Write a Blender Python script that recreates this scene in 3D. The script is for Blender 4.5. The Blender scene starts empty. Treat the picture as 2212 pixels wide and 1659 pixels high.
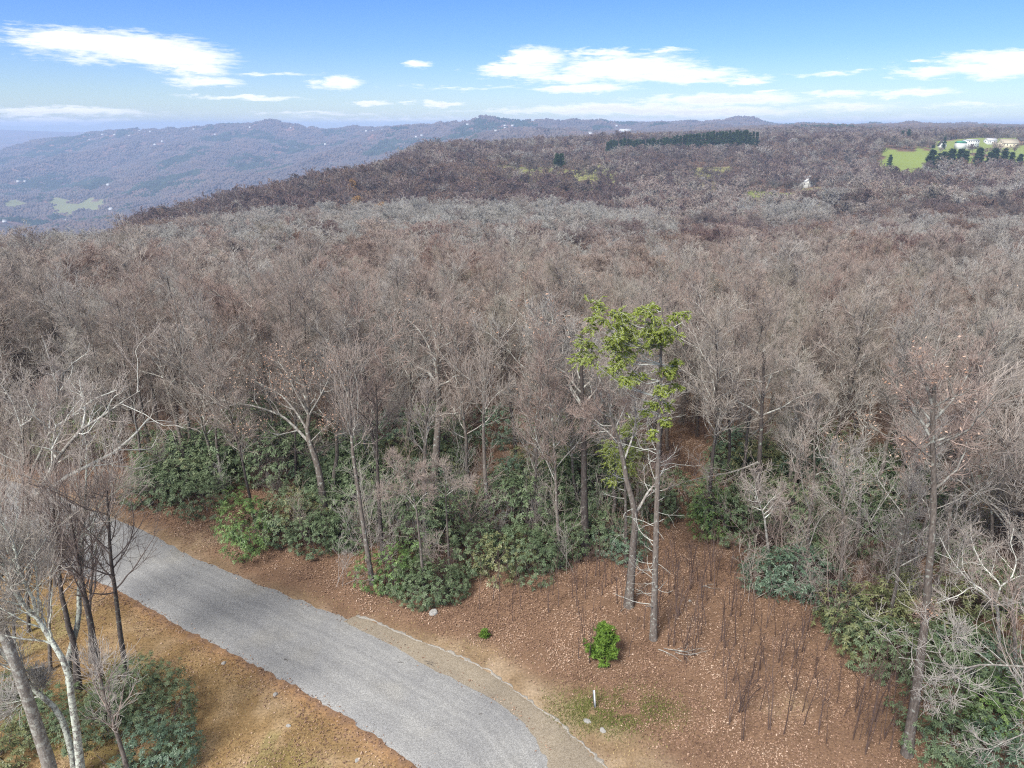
import bpy, math, random
import numpy as np

# ------------------------------------------------------------------ camera, sky, sun, exposure
SC = bpy.context.scene
COL = SC.collection
H = 24.0                       # drone height above the verge
FPX = 710.0                    # focal length in pixels of a 1024 wide picture
PITCH = math.atan(257.0 / FPX)
CP, SP = math.cos(PITCH), math.sin(PITCH)
K = 1024.0 / 2212.0            # notes taken on a 2212 px wide view of the photograph

cam_d = bpy.data.cameras.new('camera')
cam = bpy.data.objects.new('camera', cam_d)
COL.objects.link(cam)
cam.location = (0, 0, H)
cam.rotation_euler = (math.pi / 2 - PITCH, 0, 0)
cam_d.sensor_width = 36.0
cam_d.lens = 36.0 * FPX / 1024.0
cam_d.clip_start = 0.5
cam_d.clip_end = 60000
SC.camera = cam

SUN_EL, SUN_ROT = math.radians(48), math.radians(215)
SKY_STRENGTH = 0.085
SUN_STRENGTH = 3.1
SC.view_settings.view_transform = 'Standard'
SC.view_settings.look = 'None'
SC.view_settings.gamma = 1
SC.view_settings.exposure = 0.98
SC.cycles.max_bounces = 5
SC.cycles.diffuse_bounces = 3
SC.cycles.volume_bounces = 1
SC.cycles.filter_width = 1.15
SC.cycles.use_denoising = False          # keeps fine twigs from smearing


def ray(px, py):
    dx = (px * K - 512.0) / FPX
    dy = (384.0 - py * K) / FPX
    return np.array((dx, CP + dy * SP, -SP + dy * CP))


def N(nt, kind, **kw):
    n = nt.nodes.new(kind)
    for k, v in kw.items():
        setattr(n, k, v)
    return n


def math_node(nt, op, a, b=None, c=None, clamp=False):
    n = nt.nodes.new('ShaderNodeMath')
    n.operation = op
    n.use_clamp = clamp
    for i, v in enumerate((a, b, c)):
        if v is None:
            continue
        if isinstance(v, (int, float)):
            n.inputs[i].default_value = v
        else:
            nt.links.new(v, n.inputs[i])
    return n.outputs[0]


# clouds: centre, half width, half height in notes pixels, density
CLOUDS = [(170, 88, 150, 26, 1), (290, 104, 170, 34, 1), (390, 125, 120, 30, 1), (415, 149, 75, 14, 1), (50, 92, 90, 9, .6),
          (250, 128, 140, 14, .45), (600, 160, 120, 5, .45), (1000, 190, 160, 5, .4), (1730, 262, 330, 6, .6), (1150, 240, 200, 6, .6), (700, 246, 220, 5, .4), (2080, 228, 120, 5, .5), (445, 176, 88, 14, 1), (730, 178, 64, 16, 1), (905, 139, 38, 11, .75), (540, 211, 125, 6, .8),
          (800, 221, 58, 7, .9), (960, 223, 56, 8, .95), (875, 222, 30, 4, .6), (110, 241, 210, 10, .95), (90, 262, 190, 8, .8),
          (1150, 125, 90, 26, 1), (1120, 152, 110, 20, .95), (1350, 148, 185, 34, 1), (1480, 162, 130, 20, 1), (1610, 172, 60, 10, .95),
          (1260, 190, 125, 11, .95), (1310, 114, 105, 10, .8), (1440, 111, 70, 6, .6), (1230, 168, 150, 16, .7), (1560, 215, 200, 13, 1.15),
          (1330, 236, 250, 14, 1.2), (1500, 241, 260, 13, 1.1), (1400, 262, 330, 9, .6), (1820, 201, 58, 10, .95), (1980, 199, 78, 10, 1),
          (1920, 209, 30, 4, .6), (1830, 229, 115, 12, .8), (1660, 199, 34, 5, .8), (1990, 156, 66, 13, .95), (2165, 128, 130, 18, 1),
          (2150, 150, 95, 18, .95), (1985, 127, 24, 5, .8), (1800, 160, 70, 5, .5), (1855, 154, 40, 4, .5), (2150, 266, 160, 6, .6),
          (900, 258, 420, 8, .35), (1950, 256, 250, 7, .35)]


def build_world():
    w = bpy.data.worlds.new('World')
    SC.world = w
    w.use_nodes = True
    nt = w.node_tree
    nt.nodes.clear()
    L = nt.links.new
    out = N(nt, 'ShaderNodeOutputWorld')
    bg = N(nt, 'ShaderNodeBackground')
    bg.inputs['Strength'].default_value = SKY_STRENGTH
    L(bg.outputs[0], out.inputs[0])
    sky = N(nt, 'ShaderNodeTexSky', sky_type='NISHITA', sun_disc=False, sun_elevation=SUN_EL, sun_rotation=SUN_ROT,
            altitude=900, air_density=1.0, dust_density=0.6, ozone_density=2.0)
    tc = N(nt, 'ShaderNodeTexCoord')
    sep = N(nt, 'ShaderNodeSeparateXYZ')
    L(tc.outputs['Generated'], sep.inputs[0])
    el = math_node(nt, 'ARCSINE', sep.outputs[2])
    az = math_node(nt, 'ARCTAN2', sep.outputs[0], sep.outputs[1])
    # deeper blue with height, white at the horizon
    ramp = N(nt, 'ShaderNodeValToRGB')
    cr = ramp.color_ramp
    cr.elements[0].position = 0.0
    cr.elements[0].color = (0.72, 0.78, 0.86, 1)
    cr.elements[1].position = 1.0
    cr.elements[1].color = (0.55, 0.72, 1.0, 1)
    for p, c in ((0.13, (0.62, 0.72, 0.88, 1)), (0.3, (0.45, 0.63, 1.0, 1)), (0.5, (0.36, 0.58, 1.12, 1)), (.75, (0.3, 0.5, 0.9, 1))):
        e = cr.elements.new(p)
        e.color = c
    L(math_node(nt, 'MULTIPLY', el, 1 / math.radians(18), clamp=True), ramp.inputs[0])
    mul = N(nt, 'ShaderNodeMix', data_type='RGBA', blend_type='MULTIPLY')
    mul.inputs[0].default_value = 1
    L(sky.outputs[0], mul.inputs[6])
    L(ramp.outputs[0], mul.inputs[7])
    # clouds
    comb = N(nt, 'ShaderNodeCombineXYZ')
    L(az, comb.inputs[0])
    L(el, comb.inputs[1])
    st = N(nt, 'ShaderNodeVectorMath', operation='MULTIPLY')
    st.inputs[1].default_value = (26, 95, 1)
    L(comb.outputs[0], st.inputs[0])
    nz = N(nt, 'ShaderNodeTexNoise')
    nz.inputs['Scale'].default_value = 1.0
    nz.inputs['Detail'].default_value = 8
    nz.inputs['Roughness'].default_value = 0.62
    L(st.outputs[0], nz.inputs['Vector'])
    st2 = N(nt, 'ShaderNodeVectorMath', operation='MULTIPLY')
    st2.inputs[1].default_value = (60, 420, 1)
    L(comb.outputs[0], st2.inputs[0])
    nz2 = N(nt, 'ShaderNodeTexNoise')
    nz2.inputs['Scale'].default_value = 1.0
    nz2.inputs['Detail'].default_value = 6
    nz2.inputs['Roughness'].default_value = 0.6
    L(st2.outputs[0], nz2.inputs['Vector'])
    dis = N(nt, 'ShaderNodeVectorMath', operation='MULTIPLY_ADD')
    dis.inputs[1].default_value = (0.07, 0.018, 0)
    dis.inputs[2].default_value = (-0.035, -0.009, 0)
    L(nz.outputs['Color'], dis.inputs[0])
    pos = N(nt, 'ShaderNodeVectorMath', operation='ADD')
    L(comb.outputs[0], pos.inputs[0])
    L(dis.outputs[0], pos.inputs[1])
    cur = None
    for (px, py, hw, hh, dens) in CLOUDS:
        v = ray(px, py)
        v = v / np.linalg.norm(v)
        a, e = math.atan2(v[0], v[1]), math.asin(v[2])
        sa, se = FPX / (hw * K) * 1.0, FPX / (hh * K) * 1.02
        m = N(nt, 'ShaderNodeVectorMath', operation='MULTIPLY_ADD')
        m.inputs[1].default_value = (sa, se, 0)
        m.inputs[2].default_value = (-a * sa, -e * se, 0)
        L(pos.outputs[0], m.inputs[0])
        ln = N(nt, 'ShaderNodeVectorMath', operation='LENGTH')
        L(m.outputs[0], ln.inputs[0])
        val = math_node(nt, 'MULTIPLY_ADD', ln.outputs['Value'], -dens, dens)
        cur = val if cur is None else math_node(nt, 'SMOOTH_MAX', cur, val, 0.25)
    n2 = math_node(nt, 'MULTIPLY_ADD', nz2.outputs['Fac'], 0.8, -0.40)
    n1 = math_node(nt, 'MULTIPLY_ADD', nz.outputs['Fac'], 0.9, -0.45)
    m0 = math_node(nt, 'ADD', math_node(nt, 'ADD', cur, n1), n2)
    mask = N(nt, 'ShaderNodeMapRange', interpolation_type='SMOOTHSTEP')
    mask.inputs['From Min'].default_value = 0.02
    mask.inputs['From Max'].default_value = 0.7
    L(m0, mask.inputs['Value'])
    shade = N(nt, 'ShaderNodeMapRange')
    shade.inputs['From Min'].default_value = 0.3
    shade.inputs['From Max'].default_value = 0.9
    shade.inputs['To Min'].default_value = 1.0
    shade.inputs['To Max'].default_value = 0.84
    L(math_node(nt, 'MULTIPLY_ADD', nz2.outputs['Fac'], 0.9, math_node(nt, 'SUBTRACT', m0, 0.45)), shade.inputs['Value'])
    cc = N(nt, 'ShaderNodeMix', data_type='RGBA', blend_type='MULTIPLY')
    cc.inputs[0].default_value = 1
    cc.inputs[6].default_value = (8.0, 8.0, 8.1, 1)
    L(shade.outputs[0], cc.inputs[7])
    fin = N(nt, 'ShaderNodeMix', data_type='RGBA')
    L(math_node(nt, 'MULTIPLY', mask.outputs[0], 0.96), fin.inputs[0])
    L(mul.outputs[2], fin.inputs[6])
    L(cc.outputs[2], fin.inputs[7])
    # pale cloud cover added overhead, out of view, for neutral fill light
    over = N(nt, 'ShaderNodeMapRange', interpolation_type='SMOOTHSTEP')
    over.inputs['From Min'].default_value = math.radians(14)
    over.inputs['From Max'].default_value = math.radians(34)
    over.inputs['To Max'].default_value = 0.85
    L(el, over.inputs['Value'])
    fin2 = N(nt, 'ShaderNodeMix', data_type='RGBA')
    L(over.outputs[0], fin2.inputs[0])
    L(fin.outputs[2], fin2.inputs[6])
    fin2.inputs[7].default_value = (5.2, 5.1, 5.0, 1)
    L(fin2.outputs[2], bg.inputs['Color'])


build_world()
sun_d = bpy.data.lights.new('sun', 'SUN')
sun_d.energy = SUN_STRENGTH
sun_d.angle = math.radians(18)
sun_d.color = (1.0, 0.965, 0.91)
sun = bpy.data.objects.new('sun', sun_d)
COL.objects.link(sun)
sun.rotation_euler = (math.pi / 2 - SUN_EL, 0, math.pi - SUN_ROT)   # same direction as the sky's sun


# ------------------------------------------------------------------ helpers
def tag(o, label=None, cat=None, group=None, kind=None):
    if label:
        o['label'] = label
    if cat:
        o['category'] = cat
    if group:
        o['group'] = group
    if kind:
        o['kind'] = kind
    return o


def empty(name, loc, rz=0.0, scale=1.0):
    o = bpy.data.objects.new(name, None)
    o.empty_display_size = 0.3
    COL.objects.link(o)
    o.location = loc
    o.rotation_euler = (0, 0, rz)
    o.scale = (scale, scale, scale) if np.isscalar(scale) else scale
    return o


def mesh_np(name, V, Q=None, T=None, mat=None, smooth=True, attrs=None, midx=None):
    """a mesh from arrays of vertices, quads and triangles; attrs {name: per-face value}"""
    me = bpy.data.meshes.new(name)
    V = np.asarray(V, dtype=np.float32)
    Q = np.zeros((0, 4), np.int32) if Q is None or len(Q) == 0 else np.asarray(Q, np.int32)
    T = np.zeros((0, 3), np.int32) if T is None or len(T) == 0 else np.asarray(T, np.int32)
    me.vertices.add(len(V))
    me.vertices.foreach_set('co', V.ravel())
    loops = np.concatenate([Q.ravel(), T.ravel()]).astype(np.int32)
    me.loops.add(len(loops))
    me.loops.foreach_set('vertex_index', loops)
    nf = len(Q) + len(T)
    me.polygons.add(nf)
    st = np.concatenate([np.arange(len(Q)) * 4, len(Q) * 4 + np.arange(len(T)) * 3]).astype(np.int32)
    me.polygons.foreach_set('loop_start', st)
    if smooth:
        me.polygons.foreach_set('use_smooth', np.ones(nf, bool))
    mats = mat if isinstance(mat, (list, tuple)) else [mat]
    for m in mats:
        if m is not None:
            me.materials.append(m)
    if midx is not None:
        me.polygons.foreach_set('material_index', np.asarray(midx, np.int32))
    me.update(calc_edges=True)
    for k, (dom, v) in (attrs or {}).items():
        v = np.asarray(v, np.float32)
        if v.ndim == 2:
            a = me.attributes.new(k, 'FLOAT_COLOR', dom)
            if v.shape[1] == 3:
                v = np.concatenate([v, np.ones((len(v), 1), np.float32)], 1)
            a.data.foreach_set('color', v.ravel())
        else:
            a = me.attributes.new(k, 'FLOAT', dom)
            a.data.foreach_set('value', v)
    return me


def add(name, me, parent=None, loc=None):
    o = bpy.data.objects.new(name, me)
    COL.objects.link(o)
    if parent is not None:
        o.parent = parent
    if loc is not None:
        o.location = loc
    return o


def nrm(v):
    return v / np.maximum(np.linalg.norm(v, axis=-1, keepdims=True), 1e-9)


def tubes(P, R, k):
    """k sided tubes along N polylines of S points"""
    n, s, _ = P.shape
    t = np.empty_like(P)
    t[:, 1:-1] = P[:, 2:] - P[:, :-2]
    t[:, 0] = P[:, 1] - P[:, 0]
    t[:, -1] = P[:, -1] - P[:, -2]
    t = nrm(t)
    m = nrm(t.mean(1))
    ref = np.where(np.abs(m[:, 2:3]) < 0.75, np.array([[0, 0, 1.0]]), np.array([[1.0, 0, 0]]))
    a = nrm(np.cross(t, ref[:, None, :]))
    b = np.cross(t, a)
    ang = np.arange(k) * 2 * math.pi / k
    V = P[:, :, None, :] + R[:, :, None, None] * (a[:, :, None, :] * np.cos(ang)[None, None, :, None] + b[:, :, None, :] * np.sin(ang)[None, None, :, None])
    idx = np.arange(n * s * k).reshape(n, s, k)
    nx = np.roll(idx, -1, axis=2)
    Q = np.stack([idx[:, :-1], nx[:, :-1], nx[:, 1:], idx[:, 1:]], -1).reshape(-1, 4)
    return V.reshape(-1, 3), Q


class Acc:
    def __init__(s):
        s.V, s.Q, s.T, s.n, s.QC, s.TC = [], [], [], 0, [], []

    def add(s, V, Q=None, T=None):
        s.V.append(np.asarray(V, float))
        if Q is not None and len(Q):
            s.Q.append(np.asarray(Q) + s.n)
        if T is not None and len(T):
            s.T.append(np.asarray(T) + s.n)
        s.n += len(V)

    def mesh(s, name, mat, smooth=True):
        V = np.concatenate(s.V)
        return mesh_np(name, V, np.concatenate(s.Q) if s.Q else None, np.concatenate(s.T) if s.T else None, mat, smooth)


def resample(pts, n):
    pts = np.asarray(pts, float)
    d = np.concatenate([[0], np.cumsum(np.linalg.norm(np.diff(pts, axis=0), axis=1))])
    if len(pts) > 2:                      # gentle smoothing through the control points
        ts = np.linspace(0, d[-1], 8 * len(pts))
        fine = np.stack([np.interp(ts, d, pts[:, i]) for i in range(pts.shape[1])], 1)
        for _ in range(3):
            fine[1:-1] = 0.25 * fine[:-2] + 0.5 * fine[1:-1] + 0.25 * fine[2:]
        pts = fine
        d = np.concatenate([[0], np.cumsum(np.linalg.norm(np.diff(pts, axis=0), axis=1))])
    t = np.linspace(0, d[-1], n)
    return np.stack([np.interp(t, d, pts[:, i]) for i in range(pts.shape[1])], 1)


def extend(start, d, length, r0, S, wander, up, rng, tip=0.3):
    n = len(start)
    P = np.empty((n, S + 1, 3))
    P[:, 0] = start
    d = nrm(d)
    for i in range(S):
        d = nrm(d + rng.normal(0, wander, (n, 3)) + np.array([0, 0, up]))
        P[:, i + 1] = P[:, i] + d * (length / S)[:, None]
    t = np.linspace(0, 1, S + 1)[None]
    R = r0[:, None] * (1 - (1 - tip) * t)
    return P, R


def spawn(P, R, n, rng, t0, t1, ang, lf, rf, shrink=0.5, jit=0.3, flat=0.0, rmax=None):
    """n side branches on every polyline: start points, directions, lengths, radii"""
    N_, S, _ = P.shape
    L = np.linalg.norm(np.diff(P, axis=1), axis=2).sum(1)
    t = (np.arange(n)[None] + rng.random((N_, n))) / n
    t = t0 + (t1 - t0) * t
    f = t * (S - 1)
    i = np.clip(f.astype(int), 0, S - 2)
    w = (f - i)[..., None]
    rows = np.arange(N_)[:, None]
    p = P[rows, i] * (1 - w) + P[rows, i + 1] * w
    r = R[rows, i] * (1 - w[..., 0]) + R[rows, i + 1] * w[..., 0]
    d = nrm(P[rows, i + 1] - P[rows, i])
    az = rng.random((N_, 1)) * 6.283 + np.arange(n)[None] * 2.4 + rng.normal(0, 0.4, (N_, n))
    ref = np.where(np.abs(d[..., 2:3]) < 0.9, np.array([0, 0, 1.0]), np.array([1.0, 0, 0]))
    a = nrm(np.cross(d, ref))
    b = np.cross(d, a)
    s = a * np.cos(az)[..., None] + b * (np.sin(az) * (1 - flat))[..., None]
    an = np.radians(ang) * (1 + rng.normal(0, 0.22, (N_, n)))
    dd = nrm(d * np.cos(an)[..., None] + nrm(s) * np.sin(an)[..., None])
    ln = L[:, None] * lf * (1 - shrink * (t - t0) / max(t1 - t0, 1e-6)) * (1 + rng.normal(0, jit, (N_, n)).clip(-.6, .6))
    rr = r * rf
    if rmax is not None:
        rr = np.minimum(rr, rmax)
    return p.reshape(-1, 3), dd.reshape(-1, 3), ln.ravel(), rr.ravel()


# smooth value noise on the plane
_rs = np.random.RandomState(7)
_lat = _rs.rand(256, 256)


def vnoise(x, y):
    xi, yi = np.floor(x).astype(int), np.floor(y).astype(int)
    fx, fy = x - xi, y - yi
    fx, fy = fx * fx * (3 - 2 * fx), fy * fy * (3 - 2 * fy)
    g = lambda a, b: _lat[a % 256, b % 256]
    return (g(xi, yi) * (1 - fx) + g(xi + 1, yi) * fx) * (1 - fy) + (g(xi, yi + 1) * (1 - fx) + g(xi + 1, yi + 1) * fx) * fy


def fbm(x, y, o=4):
    s, a, t = 0, 1.0, 0
    for i in range(o):
        s = s + a * vnoise(x * 2 ** i + 17.3 * i, y * 2 ** i + 9.1 * i)
        t += a
        a *= 0.5
    return s / t


# ------------------------------------------------------------------ terrain shape
TREE_H = 13.0


def z_of(Y, py):
    dy = (384.0 - py * K) / FPX
    return H + Y * (-SP + dy * CP) / (CP + dy * SP)


def canopy(Y, py):
    return (Y, z_of(Y, py) - (TREE_H if Y < 1700 else 3.0))


PROFILES = {
    0: [canopy(100, 590), canopy(150, 557), canopy(200, 532), canopy(280, 513), (330, -45), (500, -100), (900, -195), (1500, -240),
        canopy(2000, 500), canopy(2600, 445), canopy(3200, 405), canopy(4000, 365), canopy(4700, 336), (5300, -190), (6500, -180), canopy(8000, 310), canopy(10000, 277), (13000, -100)],
    300: [canopy(100, 587), canopy(150, 553), canopy(200, 528), canopy(300, 500), canopy(380, 487), canopy(440, 489), canopy(520, 452), (700, -80), (1000, -195), (1500, -240),
          canopy(2000, 478), canopy(2600, 430), canopy(3200, 398), canopy(4000, 340), canopy(4600, 295), canopy(5000, 265), (5600, -40), (7000, -100), (10000, -60), (13000, -100)],
    500: [canopy(100, 585), canopy(150, 552), canopy(200, 526), canopy(300, 490), canopy(380, 468), canopy(440, 470), canopy(520, 428), canopy(570, 407), (760, -70), (1000, -185), (1500, -240),
          canopy(2000, 455), canopy(3000, 400), canopy(4000, 335), canopy(4600, 292), canopy(5000, 259), (5600, -40), (10000, -60), (13000, -100)],
    700: [canopy(100, 585), canopy(150, 552), canopy(200, 526), canopy(300, 480), canopy(380, 452), canopy(440, 455), canopy(520, 412), canopy(630, 362), (820, -60), (1100, -180), (1600, -230),
          canopy(2300, 430), canopy(3000, 385), canopy(4000, 320), canopy(4600, 288), canopy(5000, 265), (5600, -40), (10000, -60), (13000, -100)],
    900: [canopy(100, 585), canopy(150, 552), canopy(200, 526), canopy(300, 474), canopy(380, 447), canopy(450, 449), canopy(520, 410), canopy(620, 352), canopy(700, 333), canopy(850, 312), canopy(950, 303),
          (1200, -40), (1700, -150), canopy(2500, 370), canopy(3500, 310), canopy(5000, 271), (5600, -40), (10000, -60), (13000, -100)],
    1106: [canopy(100, 585), canopy(150, 552), canopy(200, 528), canopy(300, 480), canopy(380, 452), canopy(450, 452), canopy(540, 400), canopy(620, 365), canopy(700, 353), canopy(850, 318), canopy(1000, 294),
           (1250, -10), (2000, -60), canopy(3000, 288), canopy(4300, 265), (5200, -20), (10000, -60), (13000, -100)],
    1400: [canopy(100, 585), canopy(150, 555), canopy(200, 535), canopy(300, 495), canopy(400, 465), canopy(480, 440), canopy(560, 412), canopy(650, 370), canopy(750, 345), canopy(900, 320), canopy(1000, 308), canopy(1100, 297),
           (1350, 0), (2000, -8), canopy(3000, 283), canopy(4300, 267), (5200, -10), (10000, -60), (13000, -100)],
    1700: [canopy(100, 585), canopy(150, 557), canopy(200, 537), canopy(300, 500), canopy(400, 470), canopy(480, 440), canopy(540, 418), canopy(600, 402), canopy(700, 365), canopy(800, 335), canopy(900, 318), canopy(1000, 302),
           canopy(1150, 286), canopy(1400, 280), canopy(2000, 277), canopy(4300, 273), (5200, -10), (10000, -60), (13000, -100)],
    2000: [canopy(100, 583), canopy(150, 553), canopy(200, 530), canopy(300, 490), canopy(400, 455), canopy(500, 425), canopy(600, 392), canopy(700, 350), canopy(800, 325), canopy(900, 308), canopy(1100, 292),
           canopy(1400, 281), canopy(2500, 275), canopy(4300, 274), (10000, -60), (13000, -100)],
    2212: [canopy(100, 580), canopy(150, 547), canopy(200, 520), canopy(300, 480), canopy(400, 445), canopy(500, 415), canopy(600, 388), canopy(700, 342), canopy(800, 320), canopy(900, 306), canopy(1100, 285),
           canopy(1400, 278), canopy(2500, 275), canopy(4300, 275), (10000, -60), (13000, -100)],
}
_S0, _S1, _NS = math.log(30.0), math.log(13030.0), 420
_U0, _U1, _NU = -0.95, 0.95, 260


def _table():
    s = np.linspace(_S0, _S1, _NS)
    Y = np.exp(s) - 30
    us, cols = [], []
    for px, pr in PROFILES.items():
        dx = (px * K - 512.0) / FPX
        us.append(dx / (CP + 0.25 * SP))
        ys = [0, 42, 58] + [p[0] for p in pr]
        zs = [0, 0, -1.2] + [p[1] for p in pr]
        cols.append(np.interp(s, np.log(np.array(ys) + 30.0), zs))
    us, cols = np.array(us), np.array(cols)
    ug = np.linspace(_U0, _U1, _NU)
    T = np.stack([np.interp(ug, us, cols[:, j]) for j in range(_NS)], 1)
    for _ in range(10):
        T[1:-1] = 0.25 * T[:-2] + 0.5 * T[1:-1] + 0.25 * T[2:]
    for _ in range(3):
        T[:, 1:-1] = 0.25 * T[:, :-2] + 0.5 * T[:, 1:-1] + 0.25 * T[:, 2:]
    return T


_T = _table()


def ridged(x, y, o=4):
    s, a, t = 0, 1.0, 0
    for i in range(o):
        s = s + a * (1 - np.abs(2 * vnoise(x * 2 ** i + 31.7 * i, y * 2 ** i + 5.3 * i) - 1))
        t += a
        a *= 0.5
    return s / t


def zt(X, Y):
    X, Y = np.asarray(X, float), np.asarray(Y, float)
    Yc = np.maximum(Y, 0.0)
    u = np.clip(X / np.maximum(Yc, 20.0), _U0, _U1 - 1e-6)
    s = np.clip(np.log(Yc + 30.0), _S0, _S1 - 1e-6)
    a = (u - _U0) / (_U1 - _U0) * (_NU - 1)
    b = (s - _S0) / (_S1 - _S0) * (_NS - 1)
    i, j = a.astype(int), b.astype(int)
    i, j = np.minimum(i, _NU - 2), np.minimum(j, _NS - 2)
    fa, fb = a - i, b - j
    z = (_T[i, j] * (1 - fa) + _T[i + 1, j] * fa) * (1 - fb) + (_T[i, j + 1] * (1 - fa) + _T[i + 1, j + 1] * fa) * fb
    far = np.clip((Yc - 1700) / 900, 0, 1) * np.clip((6500 - Yc) / 900, 0, 1)
    rt = np.clip((u + .02) / .16, 0, 1)
    z = z + far * ((ridged(X / 520 + 3.1, Y / 1100 + 1.7, 4) - 0.62) * (135 - 70 * rt) - 8 + 3 * rt)
    for u0, w, hh in ((.302, .035, 34), (.225, .02, 14), (.122, .016, 18), (-.036, .026, 20), (.39, .02, 10)):
        z = z + hh * np.exp(-((u - u0) / w) ** 2 - ((Yc - 4300) / 520) ** 2)
    roll = np.clip((Yc - 230) / 150, 0, 1) * np.clip((1250 - Yc) / 200, 0, 1) * np.clip((u + .06) / .12, 0, 1)
    z = z + roll * (fbm(X / 170.0 + 4, Y / 120.0 + 2, 2) - 0.5) * 26
    near = np.clip((Yc - 55) / 60, 0, 1) * np.clip((1700 - Yc) / 500, 0, 1)
    z = z + near * (fbm(X / 45.0, Y / 45.0, 3) - 0.5) * 5
    z = z + (fbm(X / 4.0 + 50, Y / 4.0 + 50, 2) - 0.5) * 0.16
    return z


_YM = np.concatenate([np.arange(6, 120, 0.25), np.exp(np.linspace(math.log(120), math.log(12000), 1500))])


def G(px, py):
    """the point of the terrain seen at a pixel of the notes"""
    d = ray(px, py)
    t = _YM / d[1]
    z = H + t * d[2]
    g = zt(t * d[0], _YM)
    k = int(np.argmax(z < g)) if (z < g).any() else len(_YM) - 1
    return np.array((t[k] * d[0], _YM[k], float(zt(t[k] * d[0], _YM[k]))))


def at(px, py, Y):
    """the point of the upright plane at distance Y seen at a pixel of the notes"""
    d = ray(px, py)
    t = Y / d[1]
    return np.array((t * d[0], Y, H + t * d[2]))


def proj(P):
    P = np.asarray(P, float)
    dep = P[..., 1] * CP - (P[..., 2] - H) * SP
    up = P[..., 1] * SP + (P[..., 2] - H) * CP
    return (P[..., 0] / dep * FPX + 512) / K, (384 - up / dep * FPX) / K, dep


def px_size(P, px):
    """metres covered by px notes pixels at point P"""
    return px * K / FPX * float(proj(P)[2])


# ------------------------------------------------------------------ materials
def mat(name, rough=0.9, spec=0.2):
    m = bpy.data.materials.new(name)
    m.use_nodes = True
    b = m.node_tree.nodes['Principled BSDF']
    b.inputs['Roughness'].default_value = rough
    b.inputs['Specular IOR Level'].default_value = spec
    return m, m.node_tree, b


def noise(nt, vec, scale, detail=4, rough=0.6):
    n = N(nt, 'ShaderNodeTexNoise')
    n.inputs['Scale'].default_value = scale
    n.inputs['Detail'].default_value = detail
    n.inputs['Roughness'].default_value = rough
    if vec is not None:
        nt.links.new(vec, n.inputs['Vector'])
    return n


def ramp(nt, fac, stops):
    r = N(nt, 'ShaderNodeValToRGB')
    e = r.color_ramp.elements
    while len(e) < len(stops):
        e.new(0.5)
    for i, (p, c) in enumerate(stops):
        e[i].position = p
        e[i].color = (*c, 1)
    nt.links.new(fac, r.inputs[0])
    return r.outputs[0]


def mix(nt, fac, a, b, blend='MIX'):
    n = N(nt, 'ShaderNodeMix', data_type='RGBA', blend_type=blend)
    for i, v in ((0, fac), (6, a), (7, b)):
        if isinstance(v, (int, float)):
            n.inputs[i].default_value = v
        elif isinstance(v, tuple):
            n.inputs[i].default_value = (*v, 1)
        else:
            nt.links.new(v, n.inputs[i])
    return n.outputs[2]


def bump(nt, b, h, strength, dist):
    n = N(nt, 'ShaderNodeBump')
    n.inputs['Strength'].default_value = strength
    n.inputs['Distance'].default_value = dist
    nt.links.new(h, n.inputs['Height'])
    nt.links.new(n.outputs[0], b.inputs['Normal'])


def bark_mat(name, dark, light, lichen, lich_amt, scale=5.0, tint=True):
    m, nt, b = mat(name, 0.95, 0.1)
    tc = N(nt, 'ShaderNodeTexCoord').outputs['Object']
    oi = N(nt, 'ShaderNodeObjectInfo')
    st = N(nt, 'ShaderNodeMapping')
    st.inputs['Scale'].default_value = (1, 1, 0.3)
    nt.links.new(tc, st.inputs['Vector'])
    n1 = noise(nt, st.outputs[0], scale * 3, 5)
    base = ramp(nt, n1.outputs['Fac'], [(0.3, dark), (0.7, light)])
    n2 = noise(nt, tc, scale, 6, 0.7)
    msk = N(nt, 'ShaderNodeMapRange')
    nt.links.new(n2.outputs['Fac'], msk.inputs['Value'])
    msk.inputs['From Min'].default_value = 0.62 - lich_amt * 0.3
    msk.inputs['From Max'].default_value = 0.70 - lich_amt * 0.3
    c = mix(nt, msk.outputs[0], base, lichen)
    if tint:
        v = N(nt, 'ShaderNodeMapRange')
        nt.links.new(oi.outputs['Random'], v.inputs['Value'])
        v.inputs['To Min'].default_value = 0.72
        v.inputs['To Max'].default_value = 1.15
        c = mix(nt, 1.0, c, v.outputs[0], 'MULTIPLY')
    nt.links.new(c, b.inputs['Base Color'])
    bump(nt, b, n1.outputs['Fac'], 0.6, 0.03)
    return m


def twig_mat(name, stops, patch=0.012):
    """twig colour drawn per tree, drifting over the woods in patches of one kind"""
    m, nt, b = mat(name, 0.9, 0.1)
    oi = N(nt, 'ShaderNodeObjectInfo')
    n = noise(nt, oi.outputs['Location'], patch, 2)
    f = math_node(nt, 'ADD', math_node(nt, 'MULTIPLY', oi.outputs['Random'], 0.5), math_node(nt, 'MULTIPLY_ADD', n.outputs['Fac'], 2.4, -0.95))
    f = math_node(nt, 'MULTIPLY', f, 1.0, clamp=True)
    c = ramp(nt, f, stops)
    nt.links.new(c, b.inputs['Base Color'])
    return m


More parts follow.
